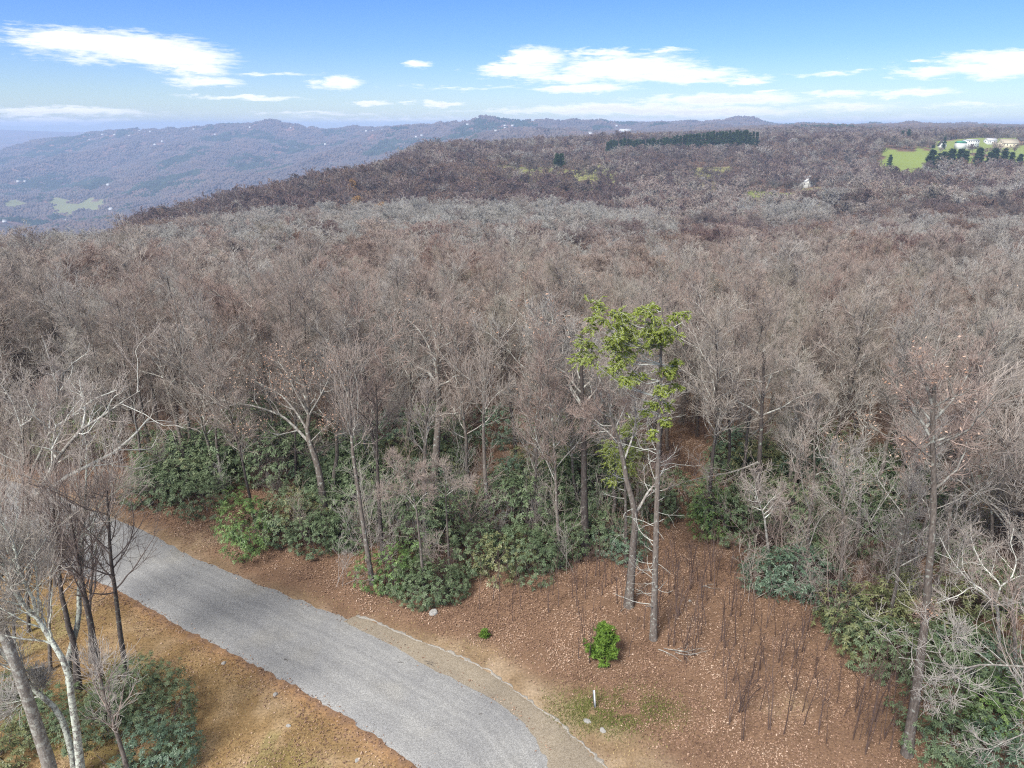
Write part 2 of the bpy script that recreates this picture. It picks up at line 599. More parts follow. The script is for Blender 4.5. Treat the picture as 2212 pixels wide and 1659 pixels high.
M = {}
M['bark'] = bark_mat('grey_brown_bark', (0.085, 0.07, 0.06), (0.22, 0.19, 0.165), (0.36, 0.375, 0.33), 0.2)
M['bark_dark'] = bark_mat('dark_bark', (0.05, 0.042, 0.038), (0.13, 0.11, 0.10), (0.30, 0.33, 0.27), 0.1)
M['limb'] = bark_mat('pale_limb_bark', (0.15, 0.135, 0.12), (0.33, 0.30, 0.265), (0.43, 0.43, 0.385), 0.42)
M['limb_white'] = bark_mat('lichen_limb_bark', (0.30, 0.275, 0.245), (0.54, 0.51, 0.46), (0.60, 0.61, 0.55), 0.65)
M['birch'] = bark_mat('birch_bark', (0.10, 0.09, 0.08), (0.42, 0.40, 0.36), (0.58, 0.62, 0.53), 0.55, 7)
TW = [(0.0, (0.198, 0.169, 0.152)), (0.16, (0.414, 0.391, 0.358)), (0.34, (0.352, 0.299, 0.260)), (0.5, (0.325, 0.242, 0.207)), (0.64, (0.379, 0.351, 0.307)), (0.78, (0.292, 0.250, 0.196)), (0.88, (0.301, 0.209, 0.176)), (1.0, (0.427, 0.348, 0.293))]
M['twig'] = twig_mat('twigs', TW)
M['twig_far'] = twig_mat('far_twigs', TW, 0.016)
M['twig_hill'] = twig_mat('hillside_twigs', [(0.0, (0.14, 0.098, 0.092)), (0.3, (0.205, 0.138, 0.122)), (0.55, (0.17, 0.14, 0.13)), (0.75, (0.235, 0.152, 0.112)), (1.0, (0.26, 0.215, 0.185))], 0.03)
M['crowns'] = twig_mat('far_crowns', [(0.0, (0.085, 0.068, 0.068)), (0.3, (0.13, 0.10, 0.095)), (0.55, (0.105, 0.092, 0.088)), (0.75, (0.16, 0.112, 0.095)), (1.0, (0.145, 0.125, 0.115))], 0.012)
M['pine_crowns'] = twig_mat('far_evergreen_crowns', [(0.0, (0.02, 0.036, 0.024)), (1.0, (0.05, 0.072, 0.05))], 0.012)
M['twig_silver'] = twig_mat('silvery_twigs', [(0.0, (0.31, 0.30, 0.275)), (0.5, (0.40, 0.385, 0.35)), (1.0, (0.34, 0.29, 0.25))], 0.02)
M['twig_dark'] = twig_mat('dark_twigs', [(0.0, (0.13, 0.105, 0.095)), (1.0, (0.21, 0.165, 0.15))])
M['twig_pale'] = twig_mat('pale_twigs', [(0.0, (0.34, 0.31, 0.28)), (1.0, (0.42, 0.36, 0.32))])
M['sapling'] = twig_mat('sapling_stems', [(0.0, (0.075, 0.05, 0.042)), (1.0, (0.19, 0.135, 0.115))])


def leaf_mat(name, stops, rough=0.5, spec=0.4, trans=0.0):
    m, nt, b = mat(name, rough, spec)
    a = N(nt, 'ShaderNodeAttribute', attribute_name='rnd')
    oi = N(nt, 'ShaderNodeObjectInfo')
    f = math_node(nt, 'ADD', math_node(nt, 'MULTIPLY', a.outputs['Fac'], 0.75), math_node(nt, 'MULTIPLY', oi.outputs['Random'], 0.25))
    nt.links.new(ramp(nt, f, stops), b.inputs['Base Color'])
    return m


M['rhodo'] = leaf_mat('rhododendron_leaves', [(0.0, (0.047, 0.070, 0.034)), (0.45, (0.092, 0.132, 0.065)), (0.8, (0.142, 0.178, 0.096)), (0.93, (0.218, 0.240, 0.124)), (1.0, (0.285, 0.202, 0.109))], 0.55, 0.3)
M['rhodo_blue'] = leaf_mat('bluish_rhododendron_leaves', [(0.0, (0.042, 0.070, 0.042)), (0.5, (0.08, 0.13, 0.082)), (1.0, (0.15, 0.20, 0.13))], 0.5, 0.4)
M['rhodo_bright'] = leaf_mat('bright_shrub_leaves', [(0.0, (0.042, 0.078, 0.023)), (0.5, (0.098, 0.169, 0.046)), (1.0, (0.197, 0.260, 0.078))], 0.5, 0.4)
M['rhodo_olive'] = leaf_mat('olive_shrub_leaves', [(0.0, (0.066, 0.081, 0.034)), (0.5, (0.146, 0.162, 0.068)), (1.0, (0.248, 0.236, 0.115))], 0.45, 0.4)
M['needle'] = leaf_mat('bright_conifer_needles', [(0.0, (0.14, 0.175, 0.032)), (0.5, (0.215, 0.265, 0.05)), (1.0, (0.32, 0.355, 0.095))], 0.65, 0.15)
M['pine'] = leaf_mat('pine_needles', [(0.0, (0.02, 0.04, 0.018)), (0.5, (0.04, 0.075, 0.03)), (1.0, (0.075, 0.12, 0.05))], 0.7, 0.2)
M['pine_young'] = leaf_mat('young_pine_needles', [(0.0, (0.05, 0.10, 0.015)), (0.5, (0.11, 0.19, 0.03)), (1.0, (0.2, 0.28, 0.05))], 0.6, 0.2)
M['dead_leaf'] = leaf_mat('clinging_dead_leaves', [(0.0, (0.25, 0.13, 0.08)), (0.5, (0.42, 0.26, 0.18)), (1.0, (0.6, 0.45, 0.35))], 0.7, 0.2)
M['yellow_leaf'] = leaf_mat('autumn_leaves', [(0.0, (0.18, 0.10, 0.03)), (0.5, (0.33, 0.18, 0.05)), (1.0, (0.45, 0.26, 0.07))], 0.7, 0.2)
M['litter'] = leaf_mat('fallen_leaves', [(0.0, (0.10, 0.058, 0.04)), (0.3, (0.20, 0.118, 0.08)), (0.58, (0.34, 0.22, 0.15)), (0.8, (0.48, 0.345, 0.255)), (1.0, (0.64, 0.53, 0.43))], 0.75, 0.25)
M['dry_grass'] = leaf_mat('dry_grass_blades', [(0.0, (0.15, 0.10, 0.045)), (0.4, (0.30, 0.21, 0.10)), (0.8, (0.46, 0.35, 0.18)), (1.0, (0.27, 0.25, 0.10))], 0.8, 0.2)
M['green_grass'] = leaf_mat('green_grass_blades', [(0.0, (0.09, 0.10, 0.03)), (0.5, (0.15, 0.165, 0.045)), (1.0, (0.24, 0.23, 0.085))], 0.8, 0.2)


def plain(name, c, rough=0.7, spec=0.3, var=0.0, scale=2.0):
    m, nt, b = mat(name, rough, spec)
    if var:
        tc = N(nt, 'ShaderNodeTexCoord').outputs['Object']
        n = noise(nt, tc, scale, 5)
        nt.links.new(ramp(nt, n.outputs['Fac'], [(0.3, tuple(x * (1 - var) for x in c)), (0.7, tuple(min(1, x * (1 + var)) for x in c))]), b.inputs['Base Color'])
    else:
        b.inputs['Base Color'].default_value = (*c, 1)
    return m


M['white_wall'] = plain('white_siding', (0.62, 0.62, 0.60), 0.7, 0.3, 0.04)
M['grey_wall'] = plain('pale_grey_siding', (0.5, 0.5, 0.47), 0.7, 0.3, 0.06)
M['cream_wall'] = plain('cream_siding', (0.62, 0.53, 0.38), 0.7, 0.3, 0.06)
M['brown_wall'] = plain('brown_siding', (0.17, 0.11, 0.08), 0.8, 0.2, 0.1)
M['grey_roof'] = plain('grey_shingles', (0.33, 0.33, 0.34), 0.85, 0.2, 0.12)
M['pale_roof'] = plain('pale_metal_roof', (0.50, 0.50, 0.50), 0.6, 0.3, 0.06)
M['green_roof'] = plain('green_metal_roof', (0.05, 0.24, 0.16), 0.5, 0.4, 0.08)
M['tan_roof'] = plain('tan_shingles', (0.42, 0.37, 0.28), 0.85, 0.2, 0.1)
M['dark_roof'] = plain('dark_shingles', (0.07, 0.06, 0.06), 0.85, 0.2, 0.1)
M['pane'] = plain('window_glass', (0.04, 0.05, 0.06), 0.1, 0.6)
M['door'] = plain('door_paint', (0.16, 0.10, 0.07), 0.5, 0.4)
M['stake'] = plain('white_stake', (0.8, 0.8, 0.8), 0.6, 0.3)
M['stake_dark'] = plain('stake_back', (0.16, 0.18, 0.2), 0.6, 0.3)
M['rock'] = plain('grey_rock', (0.30, 0.29, 0.27), 0.9, 0.2, 0.35, 6)
M['soil'] = plain('red_clay', (0.33, 0.15, 0.085), 0.95, 0.1, 0.2, 3)


def ground_mat():
    m, nt, b = mat('ground', 0.95, 0.1)
    geo = N(nt, 'ShaderNodeNewGeometry').outputs['Position']
    a = N(nt, 'ShaderNodeVertexColor', layer_name='tint')
    d = N(nt, 'ShaderNodeAttribute', attribute_name='far')
    n1 = noise(nt, geo, 9.0, 8, 0.75)
    n2 = noise(nt, geo, 0.8, 5, 0.6)
    v1 = N(nt, 'ShaderNodeMapRange')
    nt.links.new(n1.outputs['Fac'], v1.inputs['Value'])
    for k, v in (('From Min', .25), ('From Max', .75), ('To Min', .45), ('To Max', 1.55)):
        v1.inputs[k].default_value = v
    v2 = N(nt, 'ShaderNodeMapRange')
    nt.links.new(n2.outputs['Fac'], v2.inputs['Value'])
    for k, v in (('From Min', .25), ('From Max', .75), ('To Min', .8), ('To Max', 1.2)):
        v2.inputs[k].default_value = v
    near = mix(nt, 1.0, mix(nt, 1.0, a.outputs[0], v1.outputs[0], 'MULTIPLY'), v2.outputs[0], 'MULTIPLY')
    # far woods seen from above: crowns as a mottle of small dark and light spots
    n3 = noise(nt, geo, 0.055, 7, 0.72)
    n4 = noise(nt, geo, 0.0055, 7, 0.7)
    v3 = N(nt, 'ShaderNodeMapRange')
    nt.links.new(n3.outputs['Fac'], v3.inputs['Value'])
    for k, v in (('From Min', .3), ('From Max', .7), ('To Min', .35), ('To Max', 1.7)):
        v3.inputs[k].default_value = v
    patch = ramp(nt, n4.outputs['Fac'], [(0.3, (0.45, 0.72, 0.62)), (0.42, (0.8, 0.9, 0.9)), (0.52, (1.1, 1.0, 0.95)), (0.64, (1.6, 1.2, 1.0)), (0.75, (0.7, 0.7, 0.8))])
    far = mix(nt, 1.0, mix(nt, 1.0, a.outputs[0], v3.outputs[0], 'MULTIPLY'), patch, 'MULTIPLY')
    c = mix(nt, d.outputs['Fac'], near, far)
    nt.links.new(c, b.inputs['Base Color'])
    h = math_node(nt, 'ADD', math_node(nt, 'MULTIPLY', n1.outputs['Fac'], math_node(nt, 'MULTIPLY_ADD', d.outputs['Fac'], -0.04, 0.04)),
                  math_node(nt, 'MULTIPLY', n3.outputs['Fac'], math_node(nt, 'MULTIPLY', d.outputs['Fac'], 14.0)))
    bump(nt, b, h, 0.9, 1.0)
    return m


def road_mat(name, stops, scale=22.0, tracks=True):
    m, nt, b = mat(name, 0.95, 0.15)
    geo = N(nt, 'ShaderNodeNewGeometry').outputs['Position']
    vo = N(nt, 'ShaderNodeTexVoronoi')
    vo.inputs['Scale'].default_value = scale
    nt.links.new(geo, vo.inputs['Vector'])
    n0 = noise(nt, geo, scale * 0.8, 4, 0.8)
    s = N(nt, 'ShaderNodeSeparateColor')
    nt.links.new(vo.outputs['Color'], s.inputs[0])
    f = math_node(nt, 'ADD', math_node(nt, 'MULTIPLY', s.outputs[0], 0.45), math_node(nt, 'MULTIPLY', n0.outputs['Fac'], 0.55))
    c = ramp(nt, f, stops)
    n2 = noise(nt, geo, 0.35, 6, 0.65)
    c = mix(nt, 1.0, c, ramp(nt, n2.outputs['Fac'], [(0.3, (0.86, 0.86, 0.87)), (0.7, (1.12, 1.11, 1.08))]), 'MULTIPLY')
    if tracks:                       # faint wheel tracks along the road
        u = N(nt, 'ShaderNodeAttribute', attribute_name='across')
        w = math_node(nt, 'MULTIPLY_ADD', n2.outputs['Fac'], 0.16, u.outputs['Fac'])
        nn = N(nt, 'ShaderNodeTexNoise', noise_dimensions='1D')
        nn.inputs['Scale'].default_value = 11.0
        nn.inputs['Detail'].default_value = 3
        nt.links.new(w, nn.inputs['W'])
        c = mix(nt, 1.0, c, ramp(nt, nn.outputs['Fac'], [(0.35, (0.90, 0.90, 0.905)), (0.65, (1.07, 1.07, 1.065))]), 'MULTIPLY')
        n5 = noise(nt, geo, 0.22, 3, 0.5)
        fac = math_node(nt, 'MULTIPLY', math_node(nt, 'SUBTRACT', n5.outputs['Fac'], 0.56, clamp=True), 3.0, clamp=True)
        c = mix(nt, fac, c, mix(nt, 1.0, c, (1.06, 1.0, 0.86), 'MULTIPLY'))
    nt.links.new(c, b.inputs['Base Color'])
    bump(nt, b, f, 0.7, 0.02)
    return m


M['ground'] = ground_mat()
M['road'] = road_mat('grey_gravel', [(0.2, (0.15, 0.15, 0.149)), (0.42, (0.245, 0.245, 0.243)), (0.6, (0.30, 0.30, 0.298)), (0.8, (0.40, 0.40, 0.396))], 38.0)
M['gutter'] = road_mat('packed_dirt', [(0.2, (0.17, 0.142, 0.105)), (0.5, (0.26, 0.22, 0.168)), (0.8, (0.33, 0.29, 0.235))], 30, False)
M['berm'] = road_mat('pale_gravel', [(0.2, (0.19, 0.175, 0.15)), (0.5, (0.29, 0.27, 0.24)), (0.8, (0.38, 0.36, 0.33))], 24, False)

# ------------------------------------------------------------------ road and ground
ROAD_L = [(-260, 1160), (-120, 1172), (0, 1188), (72, 1222), (150, 1243), (265, 1287), (394, 1366), (519, 1427), (655, 1505), (792, 1588), (883, 1659), (975, 1740), (1060, 1830)]
ROAD_R = [(-260, 985), (-120, 1000), (0, 1018), (100, 1048), (222, 1105), (322, 1144), (423, 1201), (573, 1262), (680, 1305), (756, 1334), (863, 1384), (935, 1430), (1024, 1473), (1096, 1513), (1148, 1556), (1182, 1594), (1206, 1659), (1232, 1740), (1270, 1830)]
BERM = [(770, 1330), (810, 1342), (881, 1373), (971, 1409), (1060, 1452), (1132, 1506), (1221, 1573), (1307, 1656), (1385, 1740), (1460, 1830)]


def gp(px, py):
    d = ray(px, py)
    t = -H / d[2]
    return np.array((t * d[0], t * d[1]))


RL = resample([gp(*p) for p in ROAD_L], 260)
RR = resample([gp(*p) for p in ROAD_R], 260)
BM = resample([gp(*p) for p in BERM], 160)


def dist_poly(X, Y, line):
    """signed distance (positive to the left of the line's direction) and position along it"""
    P = np.stack([X, Y], -1)[:, None, :]
    A, B = line[:-1], line[1:]
    AB = B - A
    t = np.clip(((P - A) * AB).sum(-1) / (AB * AB).sum(-1), 0, 1)
    C = A + t[..., None] * AB
    D = np.linalg.norm(P - C, axis=-1)
    k = D.argmin(1)
    r = np.arange(len(k))
    v = P[:, 0] - A[k]
    sg = AB[k, 0] * v[:, 1] - AB[k, 1] * v[:, 0]
    return D[r, k] * np.sign(sg), k / len(A)


rs = np.random.RandomState(3)


def mvnoise(n, amp, f):
    x = np.arange(n) / f
    return (vnoise(x, x * 0 + rs.rand() * 50) - 0.5) * 2 * amp


def strip(name, A, B, m, lift, nc=18, jit=(0.12, 0.12), crown=0.0, flat_a=False):
    n = len(A)
    d = nrm(B - A)
    A = A + d * (mvnoise(n, jit[0], 3.0) + mvnoise(n, jit[0], 1.1))[:, None]
    B = B + d * (mvnoise(n, jit[1], 3.0) + mvnoise(n, jit[1], 1.1))[:, None]
    t = np.linspace(0, 1, nc)
    XY = A[:, None] * (1 - t)[None, :, None] + B[:, None] * t[None, :, None]
    x, y = XY[..., 0].ravel(), XY[..., 1].ravel()
    prof = np.tile(np.minimum(1, 6 * np.minimum(t, 1 - t)) * lift + crown * np.sin(np.pi * t), n) - 0.02
    if flat_a:                       # the first edge runs on underneath its neighbour
        prof = np.tile(np.minimum(1, 6 * (1 - t)) * lift, n) - 0.005
    z = zt(x, y) + prof
    i = np.arange(n * nc).reshape(n, nc)
    Q = np.stack([i[:-1, :-1], i[1:, :-1], i[1:, 1:], i[:-1, 1:]], -1).reshape(-1, 4)
    me = mesh_np(name, np.stack([x, y, z], 1), Q[:, ::-1], None, m, True, {'across': ('POINT', np.tile(t, n))})
    return tag(add(name, me), kind='structure')


def near_tint(x, y):
    """base colour of the near ground: verge, road shoulder, leaf litter"""
    n = fbm(x / 3.0, y / 3.0, 3)
    n2 = fbm(x / 0.9 + 9, y / 0.9 + 4, 3)
    litter = np.array((0.19, 0.118, 0.076))
    verge = np.array((0.235, 0.155, 0.075))
    pale = np.array((0.36, 0.265, 0.165))
    clay = np.array((0.30, 0.15, 0.075))
    moss = np.array((0.13, 0.145, 0.045))
    c = np.tile(litter, (len(x), 1)) * (0.85 + 0.3 * n)[:, None]
    dl, _ = dist_poly(x, y, RL)
    dr, _ = dist_poly(x, y, RR)
    db, tb = dist_poly(x, y, BM)
    lerp = lambda c, w, k: c * (1 - w[:, None]) + k * w[:, None]
    left = np.clip((-dl) / 0.6, 0, 1)                 # the verge on the camera's side of the road
    left = np.where(dl < 0, 1.0, 0.0)
    vg = verge[None] * (1 - n[:, None] * 0) + (pale - verge)[None] * np.clip((n2[:, None] - 0.45) * 1.8, 0, 1)
    vg = np.where(((n > 0.56) & (dl < -2))[:, None], vg * np.array((0.88, 1.0, 0.85)), vg)
    edge = np.clip(1 - np.abs(dl) / 0.9, 0, 1)
    vg = lerp(vg, edge * (0.2 + 0.45 * n2), clay)
    c = np.where(left[:, None] > 0, vg, c)
    # right hand shoulder: bare dirt beyond the road and the berm, fading into leaves
    s = np.where(db > 0, np.minimum(dr, db + 2.0), dr)
    wide = .5 + 3.0 * np.clip(tb, 0, 1) + 2.0 * (n - 0.5)
    w = np.clip((wide - np.where(tb > 0, db, dr - 0.2)) / 1.1, 0, 1) * (dr > -0.5)
    dirt = np.array((0.235, 0.165, 0.10)) + (pale - verge) * np.clip((n2[:, None] - 0.4) * 2, 0, 1)
    c = lerp(c, w, dirt)
    g = gp(1330, 1535)
    q = np.exp(-(((x - g[0]) / 2.3) ** 2 + ((y - g[1]) / 1.1) ** 2) * 1.2) * np.clip((n2 - 0.32) * 4, 0, 1)
    c = lerp(c, q, moss)
    g = gp(460, 1160)                                  # the turn-off of bare sand by the bright shrub
    q = np.exp(-(((x - g[0]) / 2.6) ** 2 + ((y - g[1]) / 1.3) ** 2)) * np.clip((n2 - 0.25) * 3, 0, 1)
    c = lerp(c, q, pale * 1.1)
    g = gp(1690, 1525)
    q = np.exp(-(((x - g[0]) / 0.9) ** 2 + ((y - g[1]) / 0.6) ** 2)) * np.clip((n2 - 0.3) * 3, 0, 1)
    return lerp(c, q, pale)


MEADOWS = [  # px range, distance range, colour
    (1885, 2330, 693, 940, (0.19, 0.235, 0.06)), (2125, 2400, 1080, 1330, (0.21, 0.28, 0.06)), (1600, 1712, 505, 695, (0.20, 0.22, 0.07)),
    (1030, 1330, 635, 805, (0.22, 0.22, 0.085)), (1480, 1565, 690, 790, (0.22, 0.21, 0.09)), (1722, 1772, 560, 700, (0.2, 0.19, 0.1)),
    (1440, 1485, 935, 1010, (0.4, 0.36, 0.3)), (1990, 2330, 940, 1080, (0.19, 0.23, 0.07)), (1300, 1650, 895, 985, (0.1, 0.07, 0.05))]
FIELDS = [(105, 237, 2660, 2980, (0.20, 0.21, 0.10)), (0, 68, 2780, 2930, (0.20, 0.21, 0.10)), (190, 330, 2240, 2420, (0.19, 0.21, 0.11)),
          (1335, 1390, 3180, 3260, (0.36, 0.32, 0.29)), (890, 965, 3400, 3500, (0.33, 0.30, 0.30)), (215, 300, 2040, 2090, (.4, .3, .25))]


def in_fields(x, y, lst, soft=0.0):
    px = ((x / np.maximum(y, 1)) * (CP + 0.25 * SP) * FPX + 512) / K
    out = np.zeros(len(x), int)
    wob = (vnoise(x / 23.0, y / 40.0) - 0.5)
    for i, (a, b, c, d, _) in enumerate(lst):
        sc = (d - c)
        k = (px + wob * 16 > a) & (px + wob * 16 < b) & (y + wob * sc * 0.5 > c + (px - a) * sc * 0.0006) & (y + wob * sc * 0.5 < d)
        out[k] = i + 1
    return out


def build_ground():
    ys = [-14.0]
    st = 0.42
    while ys[-1] < 12900:
        Y = ys[-1]
        st = 0.42 if Y < 60 else max(0.42, (Y - 20) * 0.0105)
        ys.append(Y + st)
    ys = np.array(ys)
    ug = np.linspace(-1, 1, 430)
    ug = 1.05 * (0.75 * ug + 0.25 * ug ** 3)
    X = ug[None, :] * (np.maximum(ys, 0)[:, None] + 26)
    Y = np.repeat(ys[:, None], len(ug), 1)
    x, y = X.ravel(), Y.ravel()
    z = zt(x, y)
    tint = np.empty((len(x), 3))
    nr = y < 90
    tint[nr] = near_tint(x[nr], y[nr])
    n = fbm(x[~nr] / 60, y[~nr] / 60, 3)[:, None]
    tint[~nr] = np.array((0.17, 0.105, 0.075)) * (0.8 + 0.4 * n)
    fr = np.clip((y - 1500) / 500, 0, 1)
    far_c = np.array((0.145, 0.105, 0.10))
    tint = tint * (1 - fr[:, None]) + far_c * fr[:, None]
    for lst in (MEADOWS, FIELDS):
        k = in_fields(x, y, lst)
        for i, f in enumerate(lst):
            tint[k == i + 1] = f[4]
            if lst is FIELDS:
                fr[k == i + 1] = 0
    r, c = len(ys), len(ug)
    i = np.arange(r * c).reshape(r, c)
    Q = np.stack([i[:-1, :-1], i[:-1, 1:], i[1:, 1:], i[1:, :-1]], -1).reshape(-1, 4)
    me = mesh_np('terrain', np.stack([x, y, z], 1), Q, None, M['ground'], True, {'tint': ('POINT', tint), 'far': ('POINT', fr)})
    tag(add('terrain', me), kind='structure')
    return float(z.min()), float(np.max(z + np.where((y > 20) & (y < 1700), 26.0, np.where(y >= 1700, 12.0, 0))))


ZLOW, ZTOP = build_ground()
print('z', ZLOW, ZTOP)
strip('gravel_road', RL, RR, M['road'], 0.05, 26, (0.10, 0.13), 0.06)
_bi = np.array([np.linalg.norm(RR - p, axis=1).argmin() for p in BM], float)
_bi = np.linspace(_bi[0], _bi[-1], len(_bi)) * .5 + .5 * np.maximum.accumulate(_bi)
for _ in range(40):
    _bi[1:-1] = (_bi[:-2] + 2 * _bi[1:-1] + _bi[2:]) / 4
_b = np.stack([np.interp(_bi, np.arange(len(RR)), RR[:, k]) for k in (0, 1)], 1)
strip('dirt_gutter', _b + nrm(_b - BM) * 0.45, BM, M['gutter'], 0.032, 8, (0.03, 0.05), 0, True)
_t = nrm(np.gradient(BM, axis=0))
_nrmv = np.stack([-_t[:, 1], _t[:, 0]], 1)
strip('gravel_edge', BM - _nrmv * 0.07, BM + _nrmv * 0.09, M['berm'], 0.022, 5, (0.09, 0.11), 0.02)

# ------------------------------------------------------------------ bare trees
SIDES = (9, 6, 4, 3, 3, 3)


def join_levels(levels, ks=None):
    a = Acc()
    for i, (P, R) in enumerate(levels):
        a.add(*tubes(P, R, (ks or SIDES)[i]))
    return a


def grow(rng, base, spec):
    """levels of branches grown from the given polylines (P, R); spec: one dict per further level"""
    lv = [base]
    for s in spec:
        P, R = lv[-1]
        if s.get('also') and len(lv) > 1:
            pass
        st, d, ln, rr = spawn(P, R, s['n'], rng, s.get('t0', .3), s.get('t1', 1.0), s['ang'], s['lf'], s['rf'], s.get('shrink', .5), s.get('jit', .3), s.get('flat', 0), s.get('rmax'))
        if 'lmin' in s:
            ln = np.maximum(ln, s['lmin'])
        lv.append(extend(st, d, ln, rr, s.get('S', 4), s.get('w', .18), s.get('up', .06), rng, s.get('tip', .35)))
    return lv


def tree_levels(seed, h, kind='maple', detail=1.0, twig_r=0.006):
    rng = np.random.RandomState(seed)
    r0 = h * rng.uniform(0.0095, 0.0135)
    S = 9
    if kind == 'oak':
        pts = np.cumsum(np.concatenate([[[0, 0, -0.3]], np.stack([rng.normal(0, .16, S), rng.normal(0, .16, S), np.full(S, h * 0.8 / S)], 1)]), 0)
        r0 *= 1.35
        sp = [dict(n=11, t0=.36, ang=52, lf=.52, rf=.58, shrink=.45, S=7, w=.26, up=.10, tip=.28),
              dict(n=int(8 * detail), t0=.2, ang=48, lf=.46, rf=.6, S=5, w=.28, up=.10, tip=.35),
              dict(n=int(6 * detail), t0=.15, ang=42, lf=.55, rf=.55, S=4, w=.26, up=.12, rmax=.02, lmin=.35),
              dict(n=int(5 * detail), t0=.1, ang=38, lf=.6, rf=.6, S=2, w=.2, up=.14, rmax=twig_r * 1.5, lmin=.32)]
    elif kind == 'slender':
        pts = np.cumsum(np.concatenate([[[0, 0, -0.3]], np.stack([rng.normal(0, .07, S), rng.normal(0, .07, S), np.full(S, h * 0.97 / S)], 1)]), 0)
        r0 *= .8
        sp = [dict(n=17, t0=.42, ang=38, lf=.27, rf=.45, shrink=.6, S=5, w=.12, up=.14, tip=.3),
              dict(n=int(6 * detail), t0=.15, ang=36, lf=.5, rf=.55, S=4, w=.16, up=.13, tip=.4),
              dict(n=int(6 * detail), t0=.1, ang=34, lf=.55, rf=.55, S=3, w=.18, up=.12, rmax=.014, lmin=.4),
              dict(n=int(4 * detail), t0=.1, ang=32, lf=.6, rf=.6, S=2, w=.15, up=.14, rmax=twig_r * 1.4, lmin=.32)]
    elif kind == 'vase':
        pts = np.cumsum(np.concatenate([[[0, 0, -0.3]], np.stack([rng.normal(0, .12, S), rng.normal(0, .12, S), np.full(S, h * 0.5 / S)], 1)]), 0)
        sp = [dict(n=9, t0=.55, ang=30, lf=1.0, rf=.72, shrink=.15, S=8, w=.11, up=.05, tip=.25),
              dict(n=int(9 * detail), t0=.25, ang=34, lf=.36, rf=.5, S=5, w=.16, up=.12, tip=.35),
              dict(n=int(6 * detail), t0=.12, ang=34, lf=.55, rf=.55, S=3, w=.18, up=.12, rmax=.016, lmin=.4),
              dict(n=int(5 * detail), t0=.1, ang=32, lf=.6, rf=.6, S=2, w=.16, up=.13, rmax=twig_r * 1.4, lmin=.32)]
    else:
        pts = np.cumsum(np.concatenate([[[0, 0, -0.3]], np.stack([rng.normal(0, .1, S), rng.normal(0, .1, S), np.full(S, h * 0.88 / S)], 1)]), 0)
        sp = [dict(n=13, t0=.38, ang=42, lf=.40, rf=.55, shrink=.5, S=6, w=.17, up=.12, tip=.28),
              dict(n=int(8 * detail), t0=.18, ang=40, lf=.46, rf=.55, S=5, w=.2, up=.12, tip=.35),
              dict(n=int(6 * detail), t0=.12, ang=36, lf=.55, rf=.55, S=3, w=.2, up=.12, rmax=.016, lmin=.4),
              dict(n=int(5 * detail), t0=.1, ang=34, lf=.6, rf=.6, S=2, w=.18, up=.14, rmax=twig_r * 1.4, lmin=.32)]
    P = pts[None]
    t = np.linspace(0, 1, S + 1)
    R = (r0 * (1 - .72 * t) + r0 * .5 * np.exp(-t * 22))[None]
    lv = grow(rng, (P, R), sp)
    for q, f in ((-1, .8), (-2, 1.15), (-3, 1.7)):
        lv[q] = (lv[q][0], np.maximum(lv[q][1], twig_r * f))
    return lv


def leaves_on(lv, rng, n, size, spread=0.12):
    """small curled leaves hanging from the last twigs"""
    P = lv[-1][0]
    i = rng.randint(0, len(P), n)
    j = rng.randint(0, P.shape[1], n)
    return leaf_cards(P[i, j] + rng.normal(0, spread, (n, 3)), rng, size)


def leaf_cards(c, rng, size, up=None, ratio=.45):
    n = len(c)
    a = nrm(rng.normal(0, 1, (n, 3))) if up is None else up
    b = nrm(np.cross(a, nrm(rng.normal(0, 1, (n, 3)))))
    s = size * rng.uniform(.6, 1.3, (n, 1))
    V = np.stack([c - a * s * .5, c + b * s * ratio * .5, c + a * s * .5, c - b * s * ratio * .5], 1)
    return V.reshape(-1, 3), np.arange(n * 4).reshape(n, 4), rng.random(n)


def cards_mesh(name, V, Q, rnd, m):
    return mesh_np(name, V, Q, None, m, False, {'rnd': ('FACE', rnd)})


def tree_meshes(lv, bark='bark', limb='limb', twig='twig', tag_=''):
    """trunk, limbs and twigs meshes of a grown tree"""
    out = [('trunk', join_levels(lv[:1]).mesh('trunk', M[bark])), ('limbs', join_levels(lv[1:3], (6, 4)).mesh('limbs', M[limb])),
           ('twigs', join_levels(lv[3:], (3, 3, 3)).mesh('twigs', M[twig]))]
    return out


def plant_tree(name, meshes, loc, rz, s, label, cat='tree', group=None, lean=(0, 0)):
    e = empty(name, loc, rz, s)
    e.rotation_euler = (lean[0], lean[1], rz)
    tag(e, label, cat, group)
    for n, me in meshes:
        add(n, me, e)
    return e


PROTO = []
for i, (kind, h) in enumerate((('maple', 14), ('slender', 13), ('oak', 13), ('maple', 13), ('slender', 14), ('slender', 15), ('vase', 13), ('maple', 15), ('vase', 14), ('oak', 12), ('maple', 14), ('slender', 14))):
    lv = tree_levels(100 + i, h, kind, 1.0, 0.0085)
    ms = tree_meshes(lv, 'bark_dark' if i in (4, 7) else 'bark', 'limb')
    if i in (3, 9, 10):
        ms.append(('dead_leaves', cards_mesh('dead_leaves', *leaves_on(lv, np.random.RandomState(i), 420, .13), M['dead_leaf'])))
    PROTO.append((kind, h, ms))
EDGE = np.array([(-400, 1000), (0, 1010), (150, 1040), (222, 1085), (300, 1105), (480, 1125), (520, 1175), (700, 1205), (800, 1245), (950, 1300), (1010, 1265), (1200, 1235), (1340, 1220), (1400, 1170), (1440, 1085), (1500, 1080), (1530, 1160), (1620, 1270),
                 (1780, 1295), (1810, 1420), (1950, 1470), (2000, 1590), (2100, 1720), (2260, 1900), (2600, 2000)], float)
HERO_BASES = []          # filled by the hand placed trees, kept clear by the rest

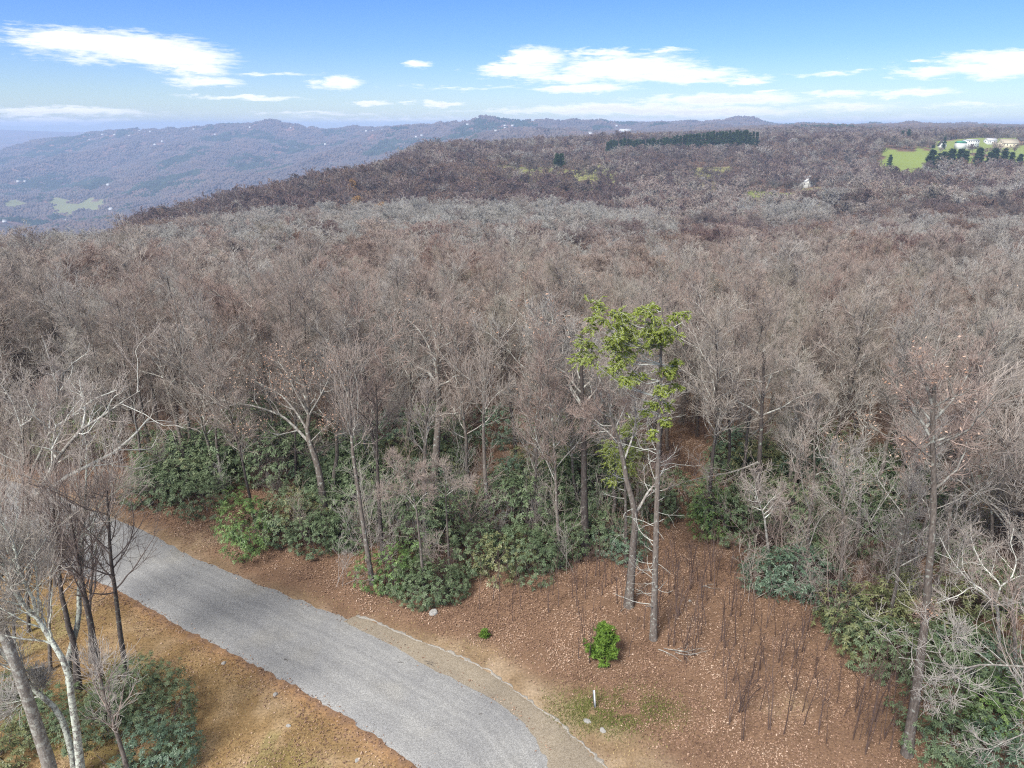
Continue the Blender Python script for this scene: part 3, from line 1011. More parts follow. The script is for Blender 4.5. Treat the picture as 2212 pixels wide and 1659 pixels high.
# ------------------------------------------------------------------ hand placed trees near the road
SPEC_OPEN = [dict(n=8, t0=.28, ang=46, lf=.40, rf=.55, S=6, w=.24, up=.10, tip=.3, shrink=.4),
             dict(n=6, t0=.2, ang=42, lf=.5, rf=.58, S=5, w=.24, up=.10, rmax=.03, tip=.4),
             dict(n=5, t0=.15, ang=38, lf=.55, rf=.6, S=4, w=.22, up=.1, rmax=.014, lmin=.35, tip=.5)]
SPEC_FINE = [dict(n=17, t0=.25, ang=40, lf=.46, rf=.45, S=8, w=.11, up=.09, tip=.3, shrink=.55),
             dict(n=7, t0=.15, ang=34, lf=.48, rf=.5, S=5, w=.14, up=.10, rmax=.02),
             dict(n=4, t0=.1, ang=30, lf=.6, rf=.6, S=4, w=.14, up=.1, rmax=.011, lmin=.5, tip=.5)]


def hero(label, trunk, r, limbs=(), spec=SPEC_OPEN, mats=('bark', 'limb', 'twig'), name='bare_tree', leaves=0, Y=None, seed=0, t_from_trunk=.45, group=None, lim_r=None):
    rng = np.random.RandomState(seed + 11)
    base = G(*trunk[0]) if Y is None else at(*trunk[0], Y)
    Y = base[1]
    HERO_BASES.append((base[0], base[1]))
    lean = rng.normal(0, .25, len(trunk)).cumsum() * .4
    pts = np.array([base - (0, 0, .25)] + [at(px, py, Y + lean[i]) for i, (px, py) in enumerate(trunk) if i > 0]) - base
    tp = resample(pts, 14)
    tt = np.linspace(0, 1, 14)
    tr = r[0] * (1 - tt) + r[1] * tt + r[0] * .35 * np.exp(-tt * 16)
    lp, lr = [], []
    px_left = trunk[0][0] < 400
    for li in limbs:
        pp, r0 = li[0], li[1]
        dy = rng.uniform(-.2, .2) if len(li) < 3 else li[2]
        q = [at(px, py, Y + lean[-1] * .5 + dy * i) for i, (px, py) in enumerate(pp)]
        q = np.array(q) - base
        wood = np.concatenate([tp] + lp)
        q[0] = wood[np.linalg.norm(wood - q[0], axis=1).argmin()]
        lp.append(resample(q, 14))
        lr.append(r0 * (1.1 if mats[1] == 'limb_white' and px_left else .78) * (1 - .75 * np.linspace(0, 1, 14)))
    top = tp[int(14 * t_from_trunk):]
    seeds_P = np.stack([resample(top, 14)] + lp)
    seeds_R = np.stack([np.interp(np.linspace(t_from_trunk, 1, 14), tt, tr)] + lr)
    lv = grow(rng, (seeds_P, seeds_R), spec)
    n_near = [0.006, 0.008]
    for i, m in zip((-1, -2), n_near):
        lv[i] = (lv[i][0], np.maximum(lv[i][1], m))
    e = empty(name, base)
    tag(e, label, 'tree', group)
    add('trunk', join_levels([(tp[None], tr[None])], (10,)).mesh('trunk', M[mats[0]]), e)
    a = Acc()
    if lp:
        a.add(*tubes(np.stack(lp), np.stack(lr), 7))
    a.add(*tubes(*lv[1], 5))
    add('limbs', a.mesh('limbs', M[mats[1]]), e)
    add('twigs', join_levels(lv[2:], (4, 3, 3, 3)).mesh('twigs', M[mats[2]]), e)
    if leaves:
        add('dead_leaves', cards_mesh('dead_leaves', *leaves_on(lv, rng, leaves, .12), M['dead_leaf']), e)
    return e


OAK = ('bark', 'limb', 'twig')
PALE = ('limb', 'limb_white', 'twig_pale')
BIR = ('birch', 'birch', 'twig')
DRK = ('bark_dark', 'bark_dark', 'twig_dark')

# left of the road: the leaning pale oak and its neighbours
hero('pale lichen-covered oak leaning right over the gravel road, left side', [(18, 1290), (72, 1088), (92, 1052), (111, 1010), (125, 988), (144, 969), (156, 943), (168, 934), (189, 918), (211, 904), (248, 885), (273, 857), (303, 844)], (.20, .03),
     [([(86, 1070), (109, 1058), (141, 1031), (170, 1016), (195, 1004), (246, 978), (271, 957), (293, 937), (322, 902)], .12, .15),
      ([(125, 988), (112, 978), (114, 955), (119, 930), (121, 915)], .06), ([(189, 918), (184, 890), (183, 872), (176, 850), (172, 820)], .05),
      ([(168, 934), (180, 950), (172, 990)], .03), ([(246, 978), (252, 950), (262, 930), (268, 910)], .04)], SPEC_OPEN, PALE, seed=1, t_from_trunk=.35)
hero('grey forked tree close behind the leaning pale oak by the road', [(40, 1262), (64, 1029), (84, 985), (101, 951), (114, 920), (122, 868), (127, 834), (137, 807), (152, 790), (166, 775)], (.15, .025),
     [([(112, 930), (121, 921), (146, 906), (176, 881), (205, 861), (254, 842)], .07), ([(127, 834), (118, 815), (112, 790)], .04), ([(101, 951), (108, 900), (112, 872), (104, 850)], .05)], SPEC_OPEN, PALE, seed=2)
hero('slim pale birch with forked top at the left edge of the photo', [(46, 1255), (49, 1033), (51, 990), (49, 932), (52, 905), (60, 880)], (.11, .04),
     [([(49, 932), (40, 905), (28, 870), (10, 842), (0, 828)], .05), ([(52, 922), (68, 906), (76, 880), (80, 862), (90, 845)], .05), ([(50, 925), (47, 890), (40, 860)], .03)], SPEC_OPEN, PALE, seed=3)
# the group standing on the verge, lower left
hero('thin dark tree with upswept twigs, nearest the road in the verge clump', [(276, 1490), (268, 1423), (260, 1372), (256, 1337), (248, 1269), (242, 1230), (237, 1181), (236, 1142), (232, 1093), (231, 1060)], (.13, .04), [], SPEC_FINE, ('bark_dark', 'twig_dark', 'twig_dark'), seed=4, t_from_trunk=.3)
hero('dark curved trunk standing between the white birch and the thin dark tree', [(218, 1490), (210, 1423), (198, 1372), (195, 1337), (187, 1308), (180, 1278), (173, 1225), (162, 1181), (154, 1132), (150, 1090)], (.19, .04), [], SPEC_FINE, ('bark_dark', 'twig_dark', 'twig_dark'), seed=5, t_from_trunk=.35)
hero('white-barked birch with a pale limb crossing towards the road', [(150, 1480), (147, 1419), (159, 1382), (172, 1336), (170, 1298), (172, 1249), (174, 1210), (178, 1171), (182, 1122), (185, 1063), (187, 1010)], (.15, .035),
     [([(178, 1171), (184, 1153), (201, 1134), (215, 1089), (240, 1069), (270, 1048)], .05), ([(172, 1249), (150, 1226), (120, 1222), (95, 1225)], .035), ([(174, 1215), (160, 1190), (140, 1175)], .04)], SPEC_FINE, ('birch', 'birch', 'twig'), name='birch_tree', seed=6, t_from_trunk=.35)
hero('dark upright trunk left of the white birch in the verge clump', [(170, 1500), (161, 1392), (147, 1352), (145, 1333), (135, 1298), (127, 1239), (129, 1190), (122, 1150), (115, 1100)], (.16, .04), [], SPEC_FINE, ('bark_dark', 'twig', 'twig_dark'), seed=7, t_from_trunk=.4)
hero('tall lichen-mottled birch leaning left from the bottom of the verge', [(178, 1720), (174, 1659), (165, 1574), (155, 1514), (149, 1457), (133, 1417), (113, 1388), (95, 1356), (81, 1334), (59, 1315), (43, 1300), (29, 1272), (16, 1239), (4, 1215)], (.17, .05),
     [([(84, 1337), (70, 1290), (55, 1263), (39, 1220), (29, 1171), (10, 1140), (-8, 1115)], .08), ([(95, 1356), (84, 1310), (80, 1265), (76, 1215), (60, 1170)], .06), ([(59, 1315), (30, 1326), (0, 1345)], .03)], SPEC_FINE, ('birch', 'birch', 'twig'), name='birch_tree', seed=8, t_from_trunk=.55)
hero('thick smooth grey trunk rising from the bottom-left corner', [(118, 1725), (109, 1659), (81, 1574), (65, 1524), (40, 1453), (18, 1393), (-6, 1330), (-26, 1250), (-40, 1150)], (.25, .12), [], SPEC_FINE, ('limb', 'bark', 'twig'), seed=9, t_from_trunk=.7)
hero('crooked lichen-spotted trunk crossing behind the thick grey trunk', [(168, 1700), (153, 1615), (140, 1570), (125, 1534), (97, 1510), (67, 1483), (40, 1449), (10, 1417), (-20, 1380)], (.14, .06),
     [([(97, 1510), (92, 1480), (84, 1462)], .04), ([(67, 1515), (30, 1517), (0, 1520)], .04)], SPEC_FINE, ('birch', 'birch', 'twig'), name='birch_tree', seed=10, t_from_trunk=.6)
hero('slim dark trunk in front of the evergreen shrub, bottom left', [(282, 1710), (274, 1659), (262, 1615), (252, 1584), (238, 1545), (228, 1514), (221, 1480), (212, 1440)], (.11, .03), [], SPEC_FINE, ('bark', 'twig', 'twig'), seed=11, t_from_trunk=.35)
hero('spindly bare tree behind the road beside the birch clump', [(243, 1085), (242, 1040), (230, 1000), (226, 960), (222, 920)], (.08, .02), [([(230, 1000), (250, 970), (275, 950)], .03)], SPEC_OPEN, PALE, seed=12)
hero('grey bare tree at the left edge beyond the gravel road', [(5, 985), (8, 940), (2, 890), (10, 850), (4, 800)], (.14, .03), [([(4, 900), (-10, 860), (-20, 830)], .05)], SPEC_OPEN, OAK, seed=13)

for k, (px, py, top, lab) in enumerate([(32, 1440, 1090, 'slim grey twiggy tree left of the dark upright trunk, lower left'), (108, 1455, 1075, 'slim grey twiggy tree just left of the dark upright trunk in the verge clump'),
                                       (62, 1370, 1060, 'bushy grey twiggy tree behind the leaning birches, lower left'), (-8, 1410, 1050, 'grey twiggy tree cut by the left edge above the thick grey trunk'), (196, 1440, 1100, 'thin grey twiggy stem between the white birch and the dark curved trunk'), (118, 1268, 870, 'tall twiggy grey tree at the road edge beside the leaning pale oak'), (62, 1246, 845, 'tall twiggy grey tree between the leaning oak and the slim pale birch'), (8, 1232, 900, 'twiggy tree at the left frame edge in front of the far end of the road'), (88, 1252, 940, 'short twiggy tree under the lower limb of the leaning oak'), (170, 1272, 985, 'bare twiggy tree between the verge clump and the gravel road edge'), (-24, 1210, 880, 'twiggy grey tree cut off by the left frame edge near the road')]):
    hero(lab, [(px, py), (px - 3, py * .66 + top * .34), (px + 5, py * .33 + top * .67), (px - 4, top)], (.09, .02), [], SPEC_FINE, ('bark', 'twig', 'twig'), seed=90 + k, t_from_trunk=.3)

# middle: big oaks and trunks above the evergreen shrubs
hero('large pale-limbed oak with twisted bare crown in the middle of the woods', [(933, 1085), (942, 985), (946, 917), (949, 863), (945, 827), (944, 790), (948, 740), (952, 690), (956, 655)], (.33, .05),
     [([(945, 827), (925, 802), (892, 790), (860, 760), (828, 738)], .13, .3), ([(946, 800), (925, 745), (905, 712), (880, 690)], .10, .3), ([(947, 790), (965, 765), (981, 746), (1005, 735), (1024, 712)], .11, -.3),
      ([(948, 840), (970, 824), (985, 810), (1010, 813), (1030, 800)], .10, -.4), ([(945, 760), (935, 715), (925, 680), (930, 660)], .07, .2), ([(949, 870), (938, 855), (920, 825), (895, 802)], .07, -.5),
      ([(950, 905), (963, 892), (988, 895), (1003, 862), (1010, 835)], .055, -.6), ([(949, 730), (970, 700), (985, 675)], .06, .2)], SPEC_OPEN, OAK, seed=20, t_from_trunk=.6)
hero('broad oak with clinging dry leaves, leaning left, left of the middle', [(706, 1140), (702, 1114), (691, 1025), (680, 985), (666, 950), (662, 930), (668, 905), (665, 860), (655, 820), (650, 780)], (.29, .04),
     [([(666, 950), (640, 925), (609, 897), (575, 885), (537, 874), (505, 872), (476, 862)], .13, .25), ([(664, 925), (640, 890), (610, 855), (580, 838), (545, 820)], .10, .3), ([(666, 905), (640, 850), (620, 805), (600, 780)], .09, .2),
      ([(667, 895), (690, 860), (710, 820), (720, 780)], .09, -.3), ([(640, 925), (600, 940), (560, 925), (520, 935)], .06, -.4), ([(668, 950), (700, 925), (730, 905)], .06, -.3)], SPEC_OPEN, OAK, leaves=1500, seed=21, t_from_trunk=.55)
hero('left stem of the twin grey trunks above the dark shrubs', [(408, 1040), (405, 1017), (396, 975), (387, 935), (375, 890), (365, 856), (356, 820), (345, 780), (338, 740)], (.17, .04),
     [([(356, 820), (330, 808), (300, 800), (280, 795)], .06, .3), ([(354, 815), (360, 775), (372, 740), (375, 710)], .06), ([(350, 800), (325, 765), (300, 740)], .05, .3)], SPEC_OPEN, OAK, seed=22, t_from_trunk=.55)
hero('right stem of the twin grey trunks above the dark shrubs', [(421, 1030), (419, 996), (411, 945), (405, 899), (396, 860), (390, 827), (387, 774), (392, 735), (396, 700)], (.16, .04),
     [([(390, 827), (415, 795), (440, 770)], .05, -.2), ([(388, 790), (370, 750), (360, 715)], .05)], SPEC_OPEN, OAK, seed=23, t_from_trunk=.55)
hero('straight slender trunk above the bright green shrub by the road', [(806, 1262), (802, 1246), (784, 1132), (774, 1060), (763, 988), (758, 930), (756, 881), (752, 830), (748, 780)], (.15, .04), [], SPEC_FINE, OAK, seed=24, t_from_trunk=.5)
hero('slender brown trunk a step right of the straight slender trunk', [(828, 1215), (826, 1193), (820, 1110), (817, 1042), (814, 980), (815, 900), (812, 830)], (.14, .04), [], SPEC_FINE, DRK, seed=25, t_from_trunk=.5)
hero('dark trunk behind the dome of glossy shrub near the road', [(922, 1195), (920, 1168), (918, 1090), (916, 1010), (920, 930), (925, 850)], (.19, .06), [], SPEC_FINE, OAK, seed=26, t_from_trunk=.55)
hero('small fan-crowned grey tree growing out of the dome of shrub', [(919, 1290), (917, 1278), (908, 1180), (899, 1096), (890, 1065), (881, 1042), (874, 1010)], (.10, .02),
     [([(899, 1096), (880, 1075), (850, 1062), (825, 1060)], .03), ([(881, 1045), (860, 1020), (845, 985)], .03), ([(899, 1096), (915, 1070), (935, 1060)], .03), ([(890, 1062), (900, 1035), (915, 1010)], .03)], SPEC_OPEN, OAK, seed=27, t_from_trunk=.6)
hero('small spreading tree right of the fan-crowned tree in the shrubs', [(974, 1262), (972, 1250), (967, 1160), (963, 1078), (962, 1040), (958, 1005)], (.085, .02),
     [([(963, 1078), (990, 1050), (1015, 1040)], .03), ([(963, 1080), (940, 1050), (920, 1040)], .03), ([(966, 1130), (940, 1180), (920, 1210)], .02)], SPEC_OPEN, OAK, seed=28, t_from_trunk=.6)
hero('grey trunk standing in the middle of the tall evergreen thicket', [(1056, 1165), (1053, 1142), (1050, 1060), (1046, 988), (1044, 920), (1046, 840), (1050, 770)], (.17, .04), [], SPEC_FINE, OAK, seed=29, t_from_trunk=.5)
hero('leaning brown trunk beside the leaf-strewn gap in the woods', [(1126, 1040), (1115, 1010), (1112, 940), (1106, 900), (1100, 850), (1095, 790), (1090, 740)], (.19, .04), [], SPEC_FINE, DRK, seed=30, t_from_trunk=.5)
hero('blackish trunk with a broken pale branch behind the evergreen thicket', [(1187, 1052), (1184, 1035), (1182, 970), (1180, 900), (1170, 850), (1165, 790), (1168, 730)], (.21, .05),
     [([(1181, 905), (1205, 920), (1230, 950), (1256, 985)], .05, -.4), ([(1180, 895), (1150, 880), (1120, 855)], .06, .2), ([(1175, 870), (1200, 830), (1215, 790)], .07)], SPEC_OPEN, ('bark_dark', 'limb', 'twig'), seed=31, t_from_trunk=.55)
hero('thick dark trunk left of the hemlock among evergreen shrubs', [(1268, 1200), (1264, 1185), (1262, 1060), (1261, 935), (1258, 860), (1255, 780), (1258, 710)], (.26, .06), [([(1261, 890), (1290, 840), (1310, 790)], .08), ([(1260, 880), (1230, 830), (1215, 780)], .08)], SPEC_OPEN, ('bark_dark', 'limb', 'twig'), seed=32, t_from_trunk=.5)
hero('forked grey hardwood just left of the dead-branched hemlock', [(1358, 1313), (1360, 1280), (1366, 1210), (1368, 1170), (1374, 1125), (1366, 1080), (1353, 1038), (1345, 985), (1330, 930), (1310, 880), (1290, 845)], (.24, .05),
     [([(1374, 1125), (1385, 1090), (1398, 1065), (1420, 1040), (1440, 1000)], .11, .3), ([(1349, 1010), (1365, 950), (1375, 900), (1370, 850)], .08, .2), ([(1340, 965), (1310, 930), (1270, 905), (1240, 900)], .07, .3), ([(1330, 930), (1300, 920), (1255, 880)], .05, .2)], SPEC_OPEN, OAK, seed=33, t_from_trunk=.6)
hero('grey oak with a dark hollow trunk right of the hemlock', [(1632, 1180), (1635, 1114), (1638, 1030), (1645, 917), (1645, 880), (1650, 820), (1648, 760)], (.20, .05),
     [([(1638, 1006), (1610, 1010), (1577, 1021), (1550, 1026), (1520, 1031), (1473, 1042)], .075, -.25), ([(1645, 905), (1620, 880), (1590, 865), (1575, 840)], .08, .2), ([(1648, 900), (1690, 880), (1720, 860), (1760, 845)], .075), ([(1648, 850), (1670, 800), (1690, 760)], .07), ([(1647, 870), (1625, 810), (1610, 770)], .07)], SPEC_OPEN, ('bark_dark', 'limb', 'twig'), seed=34, t_from_trunk=.6)
hero('small lichen-grey tree rooted behind the bluish dome of shrub', [(1664, 1262), (1663, 1250), (1660, 1190), (1653, 1132), (1650, 1110), (1638, 1085), (1620, 1060)], (.11, .025),
     [([(1653, 1128), (1668, 1105), (1672, 1085)], .04), ([(1650, 1112), (1665, 1080), (1690, 1060)], .03), ([(1640, 1090), (1630, 1050), (1640, 1020)], .03)], SPEC_OPEN, PALE, seed=35, t_from_trunk=.6)
hero('twin-stemmed grey tree right of the bluish dome of shrub', [(1746, 1262), (1745, 1250), (1745, 1150), (1752, 1090), (1760, 1024), (1758, 960), (1765, 900)], (.12, .03), [([(1745, 1180), (1765, 1130), (1790, 1100), (1830, 1085)], .05), ([(1748, 1120), (1735, 1060), (1728, 1000)], .05)], SPEC_OPEN, OAK, seed=36, t_from_trunk=.5)
hero('grey tree with a low right-hand fork and tan leaves', [(1844, 1215), (1846, 1203), (1853, 1150), (1858, 1080), (1860, 1006), (1868, 950), (1880, 890)], (.13, .03), [([(1851, 1165), (1890, 1110), (1925, 1060), (1950, 1010)], .055), ([(1858, 1080), (1830, 1030), (1810, 990)], .05)], SPEC_OPEN, OAK, leaves=350, seed=37, t_from_trunk=.5)
hero('thin straight trunk in the leaf litter at the right', [(1816, 1320), (1818, 1240), (1820, 1150), (1822, 1060), (1826, 980)], (.08, .03), [], SPEC_FINE, OAK, seed=38, t_from_trunk=.45)

# right foreground
hero('tall grey trunk with a broken stub among shrubs at the right', [(1958, 1640), (1967, 1570), (1978, 1507), (1985, 1444), (1993, 1385), (1998, 1341), (2003, 1285), (2008, 1211), (2015, 1150), (2018, 1080), (2016, 1000), (2014, 935), (2016, 860), (2020, 800)], (.20, .06),
     [([(1997, 1360), (2004, 1330), (2006, 1312)], .07), ([(2015, 935), (1985, 900), (1950, 865), (1925, 835)], .08, .2), ([(2015, 920), (2045, 880), (2075, 840), (2100, 790)], .08, .2), ([(2016, 880), (2000, 830), (1985, 780)], .07), ([(2016, 990), (1985, 975), (1940, 960)], .05, .2), ([(2017, 960), (2060, 940), (2100, 930)], .06, .2)], SPEC_OPEN, OAK, leaves=300, seed=40, t_from_trunk=.62)
hero('white lichen-limbed crooked tree over the olive shrub at the right', [(2160, 1480), (2158, 1400), (2156, 1318), (2150, 1305), (2143, 1290)], (.10, .06),
     [([(2145, 1295), (2125, 1275), (2097, 1259), (2067, 1226), (2045, 1192), (2030, 1160)], .06, .2), ([(2147, 1300), (2120, 1278), (2097, 1266), (2074, 1285), (2045, 1295), (2022, 1303)], .055, -.2), ([(2150, 1305), (2163, 1263), (2140, 1240), (2122, 1222), (2104, 1185), (2095, 1150)], .055, .3),
      ([(2163, 1266), (2186, 1248), (2197, 1211), (2182, 1174), (2190, 1140)], .05, .2), ([(2163, 1263), (2200, 1245), (2240, 1240)], .04), ([(2097, 1259), (2080, 1230), (2078, 1190), (2090, 1150)], .03)], SPEC_OPEN, PALE, seed=41, t_from_trunk=.8)
hero('tree beyond the right edge reaching one pale forked limb into view', [(2350, 1760), (2340, 1640), (2330, 1520), (2325, 1400), (2330, 1280), (2335, 1150)], (.2, .08),
     [([(2328, 1440), (2270, 1442), (2208, 1440), (2134, 1435), (2104, 1437), (2070, 1448), (2041, 1437), (1985, 1426), (1940, 1420)], .06, -.1), ([(2104, 1437), (2085, 1452), (2068, 1460), (2074, 1480), (2065, 1500), (2030, 1530)], .045, -.15),
      ([(2120, 1436), (2100, 1400), (2075, 1380), (2060, 1365)], .035, .1), ([(2330, 1500), (2270, 1560), (2200, 1590), (2150, 1610), (2120, 1650)], .05), ([(2330, 1380), (2260, 1330), (2215, 1290)], .06)], SPEC_OPEN, OAK, seed=42, t_from_trunk=.7)
for k, (px, py, h, lab) in enumerate([(2190, 1520, 8.5, 'reddish twiggy young tree crowding the right edge above the shrubs'), (2215, 1640, 7, 'reddish twiggy young tree in the bottom-right corner'),
                                     (2140, 1250, 10, 'brown bare tree behind the white lichen-limbed crooked tree'), (2080, 1180, 11, 'brown bare tree beside the upper part of the broken-stub trunk')]):
    b = G(px, py)
    d = px_size(b, 1.0)
    top = proj(b + (0, 0, h))
    hero(lab, [(px, py), (px + 4, py * .66 + top[1] * .34), (px - 6, py * .33 + top[1] * .67), (top[0] + 8, top[1])], (.11, .02), [], SPEC_FINE, ('bark', 'twig', 'twig'), seed=50 + k, t_from_trunk=.25)


# ------------------------------------------------------------------ conifers
def needle_sprays(c, rng, rad, n_br, size=.17, droop=-.25, flat=.45, dens=26):
    """branchlets round a point, each feathered with short needles; returns leaf cards and branchlet polylines"""
    m = n_br
    az = rng.random(m) * 6.283
    d = np.stack([np.cos(az), np.sin(az), rng.normal(droop * .3, flat * .5, m)], 1)
    st = c + rng.normal(0, rad * .22, (m, 3)) * (1, 1, .6)
    P, R = extend(st, d, rad * rng.uniform(.6, 1.1, m), np.full(m, .012), 4, .14, droop * .5, rng, .3)
    i = np.repeat(np.arange(m), dens)
    t = rng.random(len(i)) * 3.999
    k = t.astype(int)
    w = (t - k)[:, None]
    q = P[i, k] * (1 - w) + P[i, k + 1] * w
    ax = nrm(P[i, k + 1] - P[i, k])
    side = nrm(np.cross(ax, np.array([0, 0, 1.0]))) * rng.choice([-1, 1], len(i))[:, None]
    up = nrm(ax * .55 + side * rng.uniform(.3, 1.0, (len(i), 1)) + rng.normal(0, .22, (len(i), 3)) + np.array([0, 0, -.1]))
    V, Q, r = leaf_cards(q + up * size * .45, rng, size, up, .26)
    return V, Q, r, P, R


def merge_cards(parts):
    V, Q, r, n = [], [], [], 0
    for v, q, rr in parts:
        V.append(v)
        Q.append(q + n)
        r.append(rr)
        n += len(v)
    return np.concatenate(V), np.concatenate(Q), np.concatenate(r)


def dead_branches(a, tp, tr, rng, n, t0, t1, ln, up=.05, left=.5):
    st, dd, rr = [], [], []
    for i in range(n):
        t = rng.uniform(t0, t1) * (len(tp) - 1)
        k = min(int(t), len(tp) - 2)
        p = tp[k] + (tp[k + 1] - tp[k]) * (t - k)
        az = rng.uniform(2.3, 4.0) if rng.random() < left else rng.uniform(-3.1, 3.1)
        st.append(p)
        dd.append((math.cos(az), math.sin(az), rng.normal(.05, .28)))
        rr.append(rng.uniform(.013, .028))
    L = rng.uniform(.35, 1.0, n) ** 1.3 * ln
    P, R = extend(np.array(st), np.array(dd), L, np.array(rr), 6, .2, up, rng, .3)
    a.add(*tubes(P, R, 4))
    s = spawn(P, R, 3, rng, .3, .95, 40, .4, .6)
    a.add(*tubes(*extend(*s, 4, .22, .05, rng, .4), 3))


def hemlock(label, trunk, r, clumps, n_dead, seed, dead_t=(.12, .85), dead_len=2.2, rad=.6, Y=None, m='needle', bark=('bark', 'limb_white')):
    rng = np.random.RandomState(seed)
    base = G(*trunk[0]) if Y is None else at(*trunk[0], Y)
    Y = base[1]
    HERO_BASES.append((base[0], base[1]))
    tp = resample(np.array([base - (0, 0, .2)] + [at(px, py, Y) for px, py in trunk[1:]]) - base, 24)
    tt = np.linspace(0, 1, 24)
    tr = r[0] * (1 - tt) ** .8 + r[1] * tt + r[0] * .3 * np.exp(-tt * 24)
    e = empty('hemlock_tree', base)
    tag(e, label, 'tree')
    add('trunk', join_levels([(tp[None], tr[None])], (12,)).mesh('trunk', M[bark[0]]), e)
    a = Acc()
    if n_dead:
        dead_branches(a, tp, tr, rng, n_dead, *dead_t, dead_len, .06, .62)
    cards = []
    for cl in clumps:
        px, py = cl[:2]
        sc = cl[2] if len(cl) > 2 else 1.0
        c = at(px, py, Y + rng.uniform(-1.3, 1.0)) - base
        kz = np.abs(tp[:, 2] - (c[2] - .35 * abs(c[0]))).argmin()
        mid = (tp[kz] + c) / 2 + np.array((0, 0, -.12 * np.linalg.norm(c - tp[kz])))
        a.add(*tubes(resample([tp[kz], mid, c], 8)[None], np.linspace(.035, .01, 8)[None], 5))
        for k in range(2):
            v, q, rr, P, R = needle_sprays(c + rng.normal(0, .3 * sc, 3) * (1.2, 1, .8), rng, rad * sc * .85, 12, .13, -.3, .9, 40)
            cards.append((v, q, rr))
            a.add(*tubes(P, R, 3))
    add('branches', a.mesh('branches', M[bark[1]]), e)
    add('foliage', cards_mesh('foliage', *merge_cards(cards), M[m]), e)
    return e


hemlock('tall thin hemlock, green top, many dead whitish branches down its dark trunk', [(1411, 1387), (1416, 1200), (1420, 1050), (1424, 900), (1427, 780), (1431, 634)], (.175, .022),
        [(1281, 692), (1298, 715), (1283, 730), (1292, 751), (1314, 711), (1332, 694), (1350, 704), (1337, 731), (1359, 724), (1371, 708), (1393, 690), (1350, 756), (1364, 742), (1276, 778), (1310, 789), (1368, 814, .8), (1386, 808, .8), (1413, 688),
         (1418, 668, .7), (1405, 742), (1450, 701), (1454, 724), (1476, 695, .8), (1450, 787, .8), (1445, 803, .6), (1463, 789, .6), (1427, 843, .9), (1443, 838, .7), (1325, 675, .8), (1300, 690, .7), (1380, 730), (1322, 760), (1345, 780, .8), (1440, 715, .8), (1402, 880, .6), (1440, 872, .6), (1412, 935, .5), (1438, 910, .5)], 52, 5)
hemlock('smaller hemlock with yellow-green hanging foliage, beside the forked grey hardwood', [(1352, 1222), (1352, 1120), (1350, 1030), (1352, 950), (1360, 880)], (.11, .015),
        [(1364, 913, .8), (1352, 935, .7), (1346, 965), (1334, 985), (1330, 1005), (1350, 1000), (1346, 1028, .8), (1312, 962, .6), (1356, 980)], 14, 6, dead_len=1.6, rad=.85)


def pine_meshes(seed, h, w, m='pine', whorls=11, t0=.2, sz=.34, dens=22, bark='bark_dark', clear=.0):
    rng = np.random.RandomState(seed)
    a, cards = Acc(), []
    for i in range(whorls):
        t = t0 + (1 - t0) * (i + rng.random() * .5) / whorls
        L = w * .5 * (1 - t) ** .7 * rng.uniform(.6, 1.25) + .1 * w * .5
        nb = 5
        az = rng.random() * 6 + np.arange(nb) * 6.283 / nb + rng.normal(0, .3, nb)
        d = np.stack([np.cos(az), np.sin(az), rng.normal(.12, .15, nb)], 1)
        P, R = extend(np.tile((0, 0, t * h), (nb, 1)), d, L * rng.uniform(.6, 1.15, nb), np.full(nb, .008 * h * (1 - t) + .008), 4, .08, .1, rng)
        a.add(*tubes(P, R, 3))
        for b in range(nb):
            for k in (2, 3, 4):
                v, q, rr, _, _ = needle_sprays(P[b, k], rng, max(.12 * w, .28 * L), 4, sz, .1, .6, dens)
                cards.append((v, q, rr))
    S = 8
    tp = np.stack([rng.normal(0, .02 * h / 10, S).cumsum(), rng.normal(0, .02 * h / 10, S).cumsum(), np.linspace(-.2, h * .98, S)], 1)
    tr = np.linspace(.016 * h, .003 * h, S)
    return [('trunk', join_levels([(tp[None], tr[None])], (8,)).mesh('trunk', M[bark])), ('branches', a.mesh('branches', M[bark])),
            ('foliage', cards_mesh('foliage', *merge_cards(cards), M[m]))]


def on(px, py):
    return G(px, py)


b = on(1303, 1432)
plant_tree('pine_seedling', pine_meshes(3, 2.0, 1.45, 'pine_young', 7, .08, .17, 20), b, .4, 1.0, 'young bright green pine standing alone in the leaf litter', 'pine')
b = on(1047, 1383)
plant_tree('pine_seedling', pine_meshes(4, .5, .5, 'pine_young', 5, .05, .1, 12), b, .4, 1.0, 'tiny green seedling in leaf litter uphill of the road bend', 'seedling')

